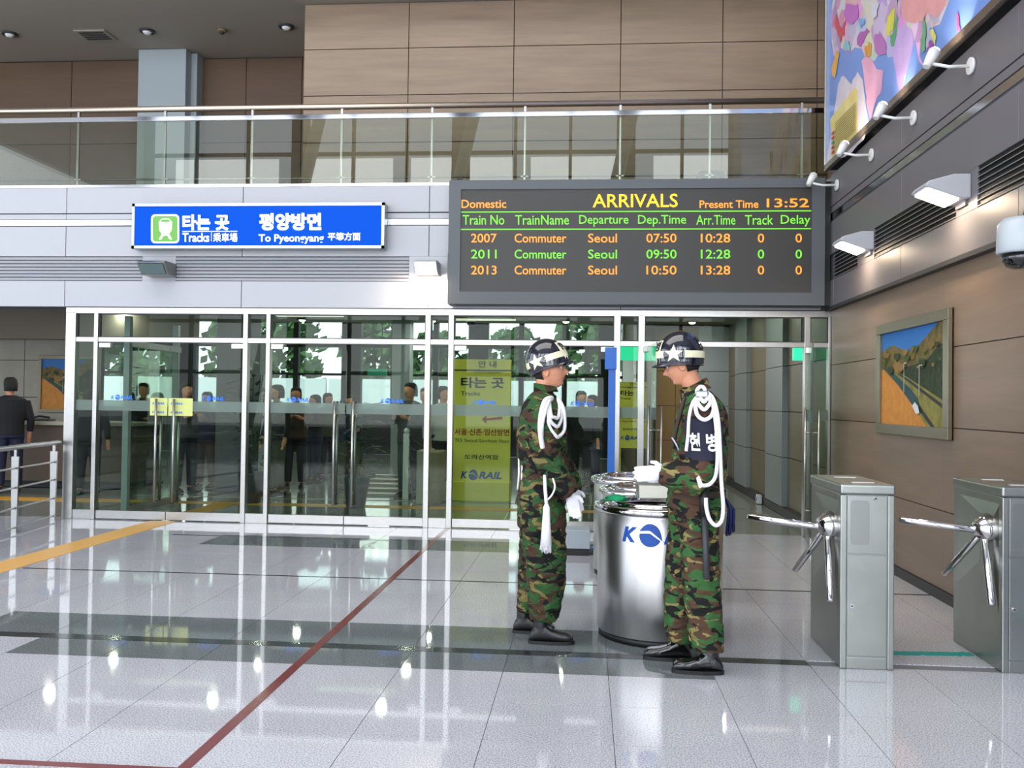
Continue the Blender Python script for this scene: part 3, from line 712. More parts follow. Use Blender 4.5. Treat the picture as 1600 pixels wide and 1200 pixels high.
def picture(name, fn, frame_t, sh, label, m_fr, nrm):
    """fn(u,v)->point on the picture plane; sh: list of (material, pts)"""
    c0 = fn(.5, 0); t = thing(name, c0, label, 'picture')
    N = Vector(nrm)
    def slab(name_, u0, u1, v0, v1, d0, d1, m):
        bb = B(); q = [fn(u0, v0), fn(u1, v0), fn(u1, v1), fn(u0, v1)]
        bb.add([p+N*d0 for p in q]+[p+N*d1 for p in q], [(0, 1, 2, 3), (7, 6, 5, 4), (0, 4, 5, 1), (1, 5, 6, 2), (2, 6, 7, 3), (3, 7, 4, 0)]); return bb.build(name_, m, t, bevel=.004)
    w = frame_t[0]; h = frame_t[1]
    slab('backing', 0, 1, 0, 1, .0, .015, m_dark)
    slab('frame_bar', 0, 1, 0, h, 0, .045, m_fr); slab('frame_bar', 0, 1, 1-h, 1, 0, .045, m_fr); slab('frame_bar', 0, w, h, 1-h, 0, .045, m_fr); slab('frame_bar', 1-w, 1, h, 1-h, 0, .045, m_fr)
    for k, (m, pts, nm) in enumerate(sh):
        bb = B(); bb.add([fn(w+(1-2*w)*u, h+(1-2*h)*v)+N*(.017+.0006*k) for u, v in pts], [tuple(range(len(pts)))]); bb.build(nm, m, t, fixn=False)
    return t
mc = lambda n, c: mat('print_'+n, c, .6)
def landscape(rich=True):
    s = [(mat('print_sky', (40, 110, 180), .6), [(0, 0), (1, 0), (1, 1), (0, 1)], 'printed_picture')]
    s.append((mat('print_hill', (104, 92, 48), .7, var=.55, vfreq=16), [(0, .35), (1, .3), (1, .8), (1, 1), (.9, 1), (.78, .92), (.6, .8), (.45, .76), (.2, .86), (.1, .84), (0, .8)], 'printed_hills'))
    s.append((mat('print_darkhill', (40, 56, 32), .7, var=.7, vfreq=22), [(.3, .4), (1, .22), (1, .8), (.9, .78), (.75, .66), (.55, .62), (.3, .6)], 'printed_trees'))
    s.append((mat('print_field', (200, 134, 58), .7, var=.14, vfreq=14), [(0, 0), (.78, 0), (.55, .22), (.3, .42), (.05, .6), (0, .6)], 'printed_field'))
    s.append((mat('print_grass', (128, 122, 62), .7, var=.3, vfreq=9), [(.74, 0), (1, .0), (1, .24), (.4, .52), (.12, .62), (.05, .6), (.4, .35)], 'printed_bank'))
    s.append((mat('print_rail', (50, 52, 48), .7), [(.8, .0), (.86, .0), (.5, .34), (.1, .62), (.06, .62), (.45, .33)], 'printed_track'))
    s.append((mat('print_rail', (50, 52, 48), .7), [(1, .16), (1, .2), (.5, .46), (.2, .6), (.2, .59), (.5, .43)], 'printed_track'))
    s.append((mat('print_train', (34, 72, 72), .6), [(.05, .6), (.3, .42), (.52, .22), (.62, .12), (.66, .16), (.62, .27), (.5, .38), (.3, .5), (.08, .64)], 'printed_train'))
    rd = random.Random(3)
    for q in range(26):
        u, v = rd.uniform(.05, .95), rd.uniform(.58, .8); r_ = rd.uniform(.02, .06); c_ = rd.choice(((60, 84, 40), (120, 96, 44), (44, 60, 34), (140, 112, 60)))
        s.append((mat('print_tree%d' % c_[0], c_, .7), [(u+r_*math.cos(k), min(.99, v+r_*.8*math.sin(k)*(1+.3*math.sin(3*k)))) for k in (0, .7, 1.5, 2.3, 3.1, 3.9, 4.7, 5.5)], 'printed_tree'))
    for u, v in ((.42, .34), (.66, .3)): s.append((mat('print_pole', (190, 190, 186), .7), [(u, v), (u+.008, v), (u+.008, v+.3), (u+.05, v+.3), (u+.05, v+.31), (u, v+.31)], 'printed_mast'))
    s.append((mat('print_nose', (214, 218, 220), .6), [(.56, .2), (.62, .12), (.67, .13), (.65, .2), (.6, .24)], 'printed_train_nose'))
    return s
ya, yb = 9.06, 7.30
zb, zt = 1.29, 2.33
fnp = lambda u, v: Vector((XW-.003, ya+(yb-ya)*u, zb+(zt-zb)*v))
picture('framed_picture', fnp, (.06, .09), landscape(), 'framed photograph of a green train on an orange hillside, on the wood wall', mat('frame_bronze', (122, 116, 96), .35, metal=.6), (-1, 0, 0))
a = at(58, 644, 16.2); c = at(122, 556, 16.2)
picture('framed_picture', lambda u, v: Vector((a.x+(c.x-a.x+.35)*u, 16.25, a.z+(c.z-a.z)*v)), (.05, .06), landscape(), 'framed picture of an orange field and blue hills behind the ticket counter', MATS['frame_bronze'], (0, -1, 0))

# yellow signs
def yellow_sign(px0, px1, pyt, pyb, pbase, Y, lb):
    a = at(px0, pyb, Y); c = at(px1, pyt, Y); zb_ = max(0, at(px0, pbase, Y).z)
    w = c.x-a.x; h = c.z-a.z
    t = thing('information_board', ((a.x+c.x)/2, Y, 0), lb, 'sign')
    bb = B(); bb.box(a.x, c.x, Y, Y+.05, a.z, c.z); bb.build('panel', m_yel, t, bevel=.006)
    bb = B(); bb.box(a.x-.12*w, c.x, Y-.06, Y+.25, 0, .14*h); bb.box(a.x+.1*w, a.x+.16*w, Y+.06, Y+.1, .1, a.z+.2); bb.box(c.x-.16*w, c.x-.1*w, Y+.06, Y+.1, .1, a.z+.2); bb.build('base', m_yel, t, bevel=.008)
    fn = quadfn((a.x, Y-.004, a.z), (c.x, Y-.004, a.z), (a.x, Y-.004, c.z))
    bb = B(); bb.add([fn(0, .925)+Vector((0, .001, 0)), fn(1, .925)+Vector((0, .001, 0)), fn(1, .915)+Vector((0, .001, 0)), fn(0, .915)+Vector((0, .001, 0))], [(0, 1, 2, 3)]); bb.build('line', m_txt, t, fixn=False)
    L = lambda s, u0, u1, v0, v1, m=m_txt, fat=.02: text('lettering', s, m, t, sub(fn, u0, u1, v0, v1), fat)
    L('안 내', .42, .74, .94, .99); L('Information', .36, .82, .90, .93, m_txt, 0)
    L('타는 곳', .12, .88, .79, .87, m_txt, .03); L('Tracks', .12, .46, .735, .765, m_txt, .01)
    bb = B(); bb.add([fn(.5, .56), fn(.58, .60), fn(.58, .57), fn(.86, .585), (fn(.86, .565)), fn(.58, .555), fn(.58, .53)], [tuple(range(7))]); bb.build('arrow', m_red, t, fixn=False)
    L('서울·신촌·임산방면', .02, .98, .445, .495, m_red, .02); L('TO Seoul·Sinchon·Ilsan', .02, .98, .395, .42, m_txt, .005)
    L('도라산역장', .2, .8, .27, .305)
    logo(t, sub(fn, .14, .86, .12, .2), m_kor)
yellow_sign(707, 799, 562, 775, 775, 13.9, 'tall yellow information board with black and red lettering behind the glass, nearest one')
yellow_sign(963, 1011, 597, 700, 700, 17.0, 'smaller yellow information board with a red arrow seen between the two soldiers')

# vestibule frames behind the left doors (second glazed screen at right angles)
a = flr(205, 787); 
t = thing('glazed_screen', (-5.9, 12.5, 0), 'steel framed glass screen standing behind the left glass doors', 'partition')
for x, y in ((-6.0, 11.4), (-6.05, 12.9), (-5.35, 14.6)):
    bb = B(); bb.box(x-.04, x+.04, y-.04, y+.04, 0, 2.6); bb.build('post', m_columnl, t, bevel=.004)
bb = B(); bb.box(-6.03, -5.97, 11.4, 12.9, 2.2, 2.28); bb.build('top_rail', m_steel, t)
bb = B(); bb.box(-6.03, -5.97, 11.4, 12.9, 0, .1); bb.build('bottom_rail', m_steel, t)
bb = B(); bb.box(-6.004, -5.996, 11.44, 12.86, .1, 2.2); bb.build('glass_pane', m_glass, t)
a = at(940, 626, 24)
# blue post
t = thing('blue_sign_post', (.27, 9.62, 0), 'blue post with a rectangular blue plate standing behind the steel bins', 'sign post')
p0 = at(945, 577, 9.6); p1 = at(963, 543, 9.6)
bb = B(); bb.box(p0.x, p1.x+.005, 9.58, 9.62, p0.z, p1.z); bb.build('plate', m_bluep, t, bevel=.004)
bb = B(); bb.box(.235, .31, 9.6, 9.64, 0.02, p0.z+.02); bb.build('post', m_bluep, t, bevel=.004)
bb = B(); bb.lathe([(.2, 0), (.2, .015), (.05, .03)], .27, 9.62, 24); bb.build('foot', m_bluep, t)
# grey box on floor
t = thing('floor_box', (-.05, 9.25, 0), 'pale grey box with a black base on the floor left of the steel bins', 'box')
z1 = at(905, 826, 9.25).z
bb = B(); bb.box(-.2, .06, 9.15, 9.45, .07, z1); bb.build('body', m_columnl, t, bevel=.006)
bb = B(); bb.box(-.19, .05, 9.16, 9.44, 0, .07); bb.build('base', m_black, t)

# ------------------------------------------------------------------ ARRIVALS BOARD
BY = 10.55
a = at(699, 478, BY); c = at(1291, 284, BY)
bx0, bx1, bz0, bz1 = a.x, c.x-.01, 2.69, 4.155
a2 = at(718, 460, BY); c2 = at(1269, 296, BY)
board = thing('arrivals_board', ((bx0+bx1)/2, BY+.15, bz0), 'large dark arrivals board with orange and green lit text', 'display board')
bb = B(); sx0, sx1 = a2.x, c2.x; sz0, sz1 = 2.835, 4.045
bb.box(bx0, bx1, BY+.03, BY+.28, bz0, bz1); bb.box(bx0, sx0, BY, BY+.04, bz0, bz1); bb.box(sx1, bx1, BY, BY+.04, bz0, bz1); bb.box(sx0, sx1, BY, BY+.04, bz0, sz0); bb.box(sx0, sx1, BY, BY+.04, sz1, bz1)
bb.build('casing', m_board, board)
bb = B(); bb.box(sx0, sx1, BY+.018, BY+.032, sz0, sz1); bb.build('screen', m_screen, board)
BT = BY+.014
def bt(s, x0, x1, yt, yb, m, fat=.02, shear=0):
    text('lit_text', s, m, board, yfn(x0, x1, yt, yb, BT), fat*.35, shear)
bt('Domestic', 721, 791, 312, 325, m_or, .03); bt('ARRIVALS', 926, 1059, 303, 324, m_am, .025); bt('Present Time', 1093, 1185, 313, 325, m_or, .03)
bt('13:52', 1198, 1264, 310, 324, m_or, .03)
for s, x0, x1 in (('Train No', 723, 788), ('TrainName', 805, 889), ('Departure', 905, 982), ('Dep.Time', 997, 1072), ('Arr.Time', 1088, 1149), ('Track', 1164, 1208), ('Delay', 1220, 1266)):
    bt(s, x0, x1, 336, 351 if s not in ('Departure', 'Dep.Time', 'Delay') else 354, m_gr, .01)
for row, (yt, m) in enumerate(((365, m_or), (390, m_gr), (415, m_or))):
    for s, x0, x1 in ((('2007', '2011', '2013')[row], 736, 776), ('Commuter', 804, 885), ('Seoul', 919, 964), (('07:50', '09:50', '10:50')[row], 1010, 1057), (('10:28', '12:28', '13:28')[row], 1095, 1141), ('0', 1184, 1194), ('0', 1243, 1253)):
        bt(s, x0, x1, yt-(row*.0), yt+14, m, .018)
for zz_ in (331.5, 358.5):
    p = at(718, zz_, BT); bb = B(); bb.box(sx0+.005, sx1-.005, BT-.001, BT, p.z-.006, p.z+.006); bb.build('rule_line', m_gr, board)
bb = B(); bb.torus((bx0+.1, BY+.14, bz1+.02), .03, .008, 20, 6, 'y'); bb.build('lifting_eye', m_dark, board)
bb = B(); bb.box(bx0-.012, bx0, BY+.05, BY+.2, 2.98, 3.3); bb.build('side_plate', m_dark, board)
bb = B(); bb.box(bx1, XF, BY+.1, BY+.27, 2.7, 4.14); bb.build('gap_filler', m_black, board)  # black block added to paint the dark gap between board and side band

# ------------------------------------------------------------------ BLUE TRACK SIGN
SY = 10.68
a = at(205, 390, SY); c = at(601, 318, SY)
sign = thing('track_sign', ((a.x+c.x)/2, SY+.1, a.z), 'long illuminated blue track sign with white lettering and a green train symbol', 'sign')
z0, z1 = 3.37, 3.925
bb = B(); fw_ = .035
bb.box(a.x, c.x, SY+.02, SY+.17, z0, z1)
bb.box(a.x, c.x, SY, SY+.03, z0, z0+fw_); bb.box(a.x, c.x, SY, SY+.03, z1-fw_, z1); bb.box(a.x, a.x+fw_, SY, SY+.03, z0, z1); bb.box(c.x-fw_, c.x, SY, SY+.03, z0, z1)
bb.build('frame', mat('sign_frame', (170, 175, 182), .3, metal=.7), sign)
bb = B(); bb.box(a.x+fw_, c.x-fw_, SY+.012, SY+.022, z0+fw_, z1-fw_); bb.build('lit_face', m_blue, sign)
SF = SY+.009
def st(s, x0, x1, yt, yb, fat=.03, m=m_wlit): text('lettering', s, m, sign, yfn(x0, x1, yt, yb, SF), fat)
st('타는 곳', 285, 358, 335, 360, .04); st('Tracks', 285, 327, 364, 378, .02); st('乘車場', 333, 371, 364, 378, .01)
st('평양방면', 405, 502, 333, 360, .045); st('To Pyeongyang', 404, 506, 366, 381, .02); st('平壤方面', 512, 563, 363, 376, .02)
for (x0, x1, y0, y1) in ((285, 371, 361, 362), (330, 330.8, 363, 377)):
    f = yfn(x0, x1, y0, y1, SF); bb = B(); bb.add([f(0, 0), f(1, 0), f(1, 1), f(0, 1)], [(0, 1, 2, 3)]); bb.build('rule_line', m_wlit, sign, fixn=False)
def rrect(f, r, n=5, asp=1.0):
    pts = []
    for cx, cy, a0 in ((1-r, r, -90), (1-r, 1-r, 0), (r, 1-r, 90), (r, r, 180)):
        for k in range(n+1):
            t_ = math.radians(a0+90*k/n); pts.append(f(cx+r*math.cos(t_), cy+r*math.sin(t_)))
    return pts
f = yfn(236, 280, 335, 380, SF); p = rrect(f, .14); B().add(p, [tuple(range(len(p)))]).build('pictogram_border', m_wlit, sign, fixn=False)
f = yfn(238.5, 277.5, 337.5, 377.5, SF-.002); p = rrect(f, .12); B().add(p, [tuple(range(len(p)))]).build('pictogram_green', m_glit, sign, fixn=False)
f = yfn(248, 269, 341, 374, SF-.004)
B().add([f(*q) for q in ((.25, .25), (.75, .25), (.95, .42), (1, .8), (.8, .97), (.5, 1), (.2, .97), (0, .8), (.05, .42))], [tuple(range(9))]).build('pictogram_train', m_wlit, sign, fixn=False)
B().add([f(*q) for q in ((.0, 0), (.2, 0), (.35, .18), (.65, .18), (.8, 0), (1, 0), (.75, .28), (.25, .28))], [tuple(range(8))]).build('pictogram_rails', m_wlit, sign, fixn=False)
f2 = yfn(252, 265, 343, 347, SF-.006)
B().add([f2(*q) for q in ((0, 0), (1, 0), (1, 1), (0, 1))], [(0, 1, 2, 3)]).build('pictogram_window', m_glit, sign, fixn=False)

# ------------------------------------------------------------------ WALL FLOODLIGHTS
def flood_back(px0, px1, pyt, pyb, lit, lb):   # on the front fascia
    a = at(px0, pyb, 10.6); c = at(px1, pyt, 10.6)
    t = thing('floodlight', ((a.x+c.x)/2, 10.7, a.z), lb, 'wall light')
    x0, x1 = a.x, c.x; z0, z1 = a.z, c.z
    bb = B(); bb.prism([(10.84, z1), (10.55, z1), (10.50, z1-.03), (10.62, z0), (10.84, z0)], 'x', x0, x1); bb.build('housing', m_steeld if not lit else m_fascia, t, bevel=.008)
    if not lit:
        bb = B(); bb.prism([(10.507, z1-.045), (10.60, z0+.01), (10.595, z0+.01), (10.502, z1-.045)], 'x', x0+.02, x1-.02); bb.build('lens', mat('lens_grey', (96, 116, 116), .2), t)
    else:
        bb = B(); bb.prism([(10.505, z1-.04), (10.61, z0+.005), (10.60, z0+.003), (10.495, z1-.045)], 'x', x0+.02, x1-.02); bb.build('lens', m_lamp, t)
        area('floodlight_light', ((x0+x1)/2, 10.52, z0-.03), (math.radians(38), 0, 0), .22, .1, 16, (1, .8, .62))
    return t
flood_back(219, 262, 408, 429, False, 'unlit grey floodlight below the left end of the blue sign')
flood_back(648, 684, 407, 428, True, 'lit floodlight glaring just left of the arrivals board')
def flood_right(Y0, Y1, lb):
    z0 = 3.06; t = thing('floodlight', (2.6, (Y0+Y1)/2, z0), lb, 'wall light')
    X = XF
    bb = B(); bb.prism([(X, z0+.20), (X-.12, z0+.20), (X-.30, z0+.15), (X-.33, z0+.11), (X-.30, z0+.10), (X-.08, z0+.02), (X, z0+.02)], 'y', Y0, Y1); bb.build('housing', m_fascia, t, bevel=.01)
    bb = B(); bb.prism([(X-.30, z0+.095), (X-.085, z0+.013), (X-.085, z0+.007), (X-.30, z0+.089)], 'y', Y0+.02, Y1-.02); bb.build('lens', m_lamp, t)
    bb = B(); bb.prism([(X, z0-.02), (X-.02, z0-.02), (X-.02, z0+.24), (X, z0+.24)], 'y', Y0+.06, Y1-.06); bb.build('mounting_plate', m_rfascia, t)
    l = area('floodlight_light', (X-.2, (Y0+Y1)/2, z0+.03), (0, math.radians(-14), 0), .16, .2, 13, (1, .74, .48))
flood_right(9.05, 9.36, 'lit floodlight on the right wall nearer the arrivals board')
flood_right(6.82, 7.12, 'lit floodlight on the right wall nearer the dome camera')

# ------------------------------------------------------------------ WORLD MAP
MX = 2.74
mpt = lambda px, py: atx(px, py, MX)
y_a = atx(1291, 265, MX).y; y_b = 5.5; mz0 = 4.27; mz1 = 7.1
mapt = thing('world_map', (MX, (y_a+y_b)/2, mz0), 'huge backlit world map hanging on the upper right wall', 'map')
bb = B(); bb.box(MX+.01, XW+.02, y_b, y_a, mz0, mz1); bb.build('backing', m_dark, mapt)
m_sea = mat('map_sea', (112, 146, 212), .3, var=.2, vfreq=.9)
bb = B(); bb.box(MX, MX+.012, y_b, y_a-.03, mz0+.05, mz1); bb.build('sea_sheet', m_sea, mapt)
for nm, args in (('frame_bar', (MX-.03, MX+.02, y_b, y_a, mz0-.02, mz0+.05)), ('frame_bar', (MX-.03, MX+.02, y_a-.03, y_a, mz0, mz1))):
    bb = B(); bb.box(*args); bb.build(nm, mat('map_frame', (150, 138, 128), .25, metal=.8) if nm and args[2] == y_b else m_steel, mapt, bevel=.006)
def countries():
    m = bpy.data.materials.new('map_countries'); m.use_nodes = True; n = m.node_tree; b_ = n.nodes['Principled BSDF']; b_.inputs['Roughness'].default_value = .4
    g = n.nodes.new('ShaderNodeNewGeometry'); no = n.nodes.new('ShaderNodeTexNoise'); no.inputs['Scale'].default_value = 3; ad = n.nodes.new('ShaderNodeVectorMath'); ad.operation = 'MULTIPLY_ADD'; ad.inputs[1].default_value = (.35, .35, .35)
    n.links.new(g.outputs['Position'], no.inputs[0]); n.links.new(no.outputs['Color'], ad.inputs[0]); n.links.new(g.outputs['Position'], ad.inputs[2])
    v = n.nodes.new('ShaderNodeTexVoronoi'); v.inputs['Scale'].default_value = 4.2; n.links.new(ad.outputs[0], v.inputs['Vector'])
    hs = n.nodes.new('ShaderNodeHueSaturation'); hs.inputs['Saturation'].default_value = .62; hs.inputs['Value'].default_value = .9
    n.links.new(v.outputs['Color'], hs.inputs['Color'])
    mx = n.nodes.new('ShaderNodeMix'); mx.data_type = 'RGBA'; mx.inputs[0].default_value = .45; mx.inputs[7].default_value = lin((206, 150, 200)); n.links.new(hs.outputs[0], mx.inputs[6])
    n.links.new(mx.outputs[2], b_.inputs['Base Color']); return m
m_cty = countries()
for pts in ([(1299, 60), (1297, 30), (1304, -20), (1420, -60), (1412, 0), (1404, 45), (1398, 88), (1388, 90), (1380, 72), (1366, 96), (1352, 90), (1346, 76), (1336, 74), (1326, 84), (1313, 74), (1304, 96)],
            [(1402, -20), (1420, -60), (1500, -90), (1482, 4), (1468, 38), (1452, 44), (1461, 72), (1456, 100), (1447, 74), (1439, 62), (1437, 88), (1446, 108), (1436, 96), (1430, 60), (1424, 84), (1413, 128), (1408, 148), (1401, 120), (1396, 92), (1402, 40)]):
    bb = B(); P3 = [atx(x, y_, MX-.0006) for x, y_ in pts]; bb.add(P3, [tuple(range(len(P3)))]); bb.build('continent', m_cty, mapt, fixn=False)
lands = [
 ((214, 205, 214), [(1291, 262), (1300, 200), (1310, 130), (1318, 118), (1330, 132), (1340, 112), (1348, 125), (1358, 195), (1350, 218), (1320, 245)], 'pale_land'),
 ((222, 205, 130), [(1297, 186), (1335, 137), (1340, 140), (1340, 208), (1300, 246)], 'legend_sheet'),
 ((226, 168, 196), [(1346, 95), (1355, 88), (1364, 96), (1370, 108), (1380, 110), (1378, 138), (1368, 160), (1360, 188), (1356, 172), (1352, 140)], 'pink_land'),
 ((186, 160, 214), [(1396, 90), (1400, 50), (1412, 38), (1424, 46), (1428, 60), (1422, 85), (1414, 110), (1412, 130), (1408, 150), (1402, 130)], 'violet_land'),
 ((210, 150, 152), [(1408, 0), (1478, 0), (1474, 14), (1462, 28), (1448, 20), (1440, 34), (1425, 36), (1410, 28)], 'rose_land'),
 ((206, 204, 84), [(1382, 60), (1384, 30), (1394, 8), (1402, 4), (1398, 40), (1390, 66)], 'yellow_land'),
 ((86, 156, 110), [(1389, 70), (1396, 40), (1402, 8), (1406, 20), (1402, 56), (1396, 82), (1390, 80)], 'green_land'),
 ((168, 96, 170), [(1336, 60), (1344, 46), (1356, 38), (1364, 46), (1352, 62), (1344, 80), (1336, 74)], 'purple_land'),
 ((206, 150, 70), [(1348, 76), (1356, 60), (1364, 66), (1362, 92), (1352, 94)], 'orange_land'),
 ((174, 112, 176), [(1362, 50), (1374, 40), (1386, 62), (1388, 88), (1372, 94), (1364, 84)], 'mauve_land'),
 ((206, 80, 90), [(1300, 30), (1304, 12), (1310, 40), (1318, 44), (1326, 20), (1322, 60), (1312, 76), (1308, 60)], 'red_land'),
 ((186, 110, 190), [(1318, 0), (1345, 0), (1346, 26), (1334, 44), (1322, 40), (1314, 24)], 'lilac_land'),
 ((222, 170, 90), [(1306, 70), (1314, 76), (1310, 100), (1304, 130), (1298, 126), (1298, 104)], 'amber_land'),
 ((146, 70, 150), [(1446, 74), (1454, 56), (1460, 66), (1462, 84), (1454, 96), (1448, 90)], 'dark_purple_land'),
 ((220, 210, 110), [(1452, 50), (1457, 34), (1464, 62), (1462, 76), (1456, 60)], 'lemon_land'),
 ((110, 166, 120), [(1436, 66), (1444, 10), (1448, 40), (1446, 80), (1440, 92)], 'sage_land'),
 ((190, 96, 150), [(1492, 14), (1496, 12), (1498, 40), (1502, 48), (1500, 56), (1494, 50)], 'magenta_land'),
 ((130, 190, 200), [(1318, 60), (1328, 62), (1330, 80), (1322, 84), (1316, 74)], 'aqua_land'),
 ((120, 170, 214), [(1340, 30), (1352, 26), (1350, 40), (1342, 46)], 'light_blue_land'),
 ((206, 206, 220), [(1360, 0), (1376, 0), (1372, 26), (1364, 36), (1358, 20)], 'grey_land'),
]
for k, (c, pts, nm) in enumerate(lands):
    bb = B()
    if k > 4: cx_ = sum(p[0] for p in pts)/len(pts); cy_ = sum(p[1] for p in pts)/len(pts); pts = [(cx_+(p[0]-cx_)*.72, cy_+(p[1]-cy_)*.72) for p in pts]
    rg = []
    for q in range(len(pts)):
        a_, c_ = pts[q], pts[(q+1) % len(pts)]
        for w_ in (0, .33, .66):
            nx_ = noise.noise(Vector((a_[0]*.13+w_*3, a_[1]*.13, k)))*3.2*(w_ > 0); rg.append((a_[0]+(c_[0]-a_[0])*w_+nx_, a_[1]+(c_[1]-a_[1])*w_+nx_*1.3))
    P3 = [atx(x, y_, MX-.001-.0006*k) for x, y_ in (pts if k == 1 else rg)]
    bb.add(P3, [tuple(range(len(P3)))]); bb.build(nm, mat('map_'+nm, c, .4, var=.12, vfreq=4), mapt, fixn=False)
fl_ = lambda u, v: atx(1300+38*u, 242+(-38)*u*1.0-50*v+0*u, MX-.016)
for k in range(13):
    v0 = .06+.068*k; bb = B()
    q = [fl_(.12, v0), fl_(.97, v0), fl_(.97, v0+.022), fl_(.12, v0+.022)]
    bb.add(q, [(0, 1, 2, 3)]); bb.build('legend_line', mat('legend_ink', (120, 104, 60), .6), mapt, fixn=False)
for k, c in enumerate(((190, 60, 60), (150, 60, 70), (40, 140, 130), (180, 60, 70), (170, 70, 120))):
    v0 = .02+.15*k; bb = B(); bb.add([fl_(-.02, v0), fl_(.09, v0), fl_(.09, v0+.08), fl_(-.02, v0+.08)], [(0, 1, 2, 3)]); bb.build('legend_swatch', mat('swatch_%d' % k, c, .6), mapt, fixn=False)
# picture lamps below the map
for (px, py, hx, hy, lb, lit) in ((1309, 289, 1288, 286, 'first from the arrivals board', False), (1363, 242, 1338, 237, 'second from the arrivals board', True), (1429, 184, 1400, 177, 'third from the arrivals board', True), (1519, 103, 1484, 93, 'fourth and nearest the camera', True)):
    X = XF-.004; p = atx(px, py, X); h = atx(hx, hy, 2.56); h.y = p.y+.06
    # keep the head in front of its arm
    t = thing('picture_lamp', p, 'white spot lamp under the world map, '+lb, 'lamp')
    bb = B(); bb.tube([(X, p.y, p.z), (X-.02, p.y, p.z)], .062, 20); bb.build('wall_disc', m_white2, t)
    e = Vector((2.50, p.y+.02, p.z+.03))
    bb = B(); bb.tube([(X-.02, p.y, p.z), (2.62, p.y, p.z-.003), e], .013, 8); bb.build('arm', m_white2, t)
    d = Vector((.35, .1, .55)).normalized()
    bb = B(); bb.tube([e-d*.07+Vector((0, 0, .03)), e+Vector((0, 0, .04)), e+d*.06+Vector((0, 0, .04))], [.026, .038, .047], 16); bb.build('lamp_head', m_white2, t)
    bb = B(); q = e+d*.06+Vector((0, 0, .04)); bb.tube([q, q+d*.02], [.042, .03], 16); bb.build('bulb', m_lampw if lit else m_white2, t)
    if lit:
        l = bpy.data.lights.new('picture_lamp_light', 'SPOT'); l.energy = 14; l.spot_size = 1.6; l.color = (1, .78, .6); l.shadow_soft_size = .04
        lo = bpy.data.objects.new('picture_lamp_light', l); COL.objects.link(lo); lo.location = q+d*.03; lo.rotation_euler = (-d).to_track_quat('Z', 'Y').to_euler()

# ------------------------------------------------------------------ DOME CAMERA on the column
DX, DY = 2.585, 5.4
c = at(1594, 410, DY); ct = at(1594, 345, DY)
DX = c.x
t = thing('dome_camera', (DX, DY, c.z), 'grey dome camera with a black dome hanging by the right column', 'security camera')
zt_, zb_ = ct.z, c.z+.06
bb = B(); bb.lathe([(.02, zt_+.02), (.085, zt_+.015), (.118, zt_-.02), (.125, zb_+.0), (.118, zb_-.012)], DX, DY, 32); bb.build('housing', mat('camera_grey', (176, 184, 188), .35), t)
bb = B(); bb.lathe([(.1, zb_-.01), (.095, zb_-.05), (.07, zb_-.085), (.03, zb_-.1)], DX, DY, 32); bb.build('dome', mat('dome_black', (10, 10, 12), .05, coat=1), t)
bb = B(); bb.box(DX+.08, 2.77, DY-.035, DY+.035, zt_-.06, zt_-.0); bb.build('bracket', MATS['camera_grey'], t)
bb = B(); bb.tube([(DX+.02, DY, zt_), (DX+.03, DY-.01, zt_+.08), (DX+.1, DY, zt_+.13), (2.77, DY, zt_+.12)], .012, 8); bb.build('cable', m_black, t)

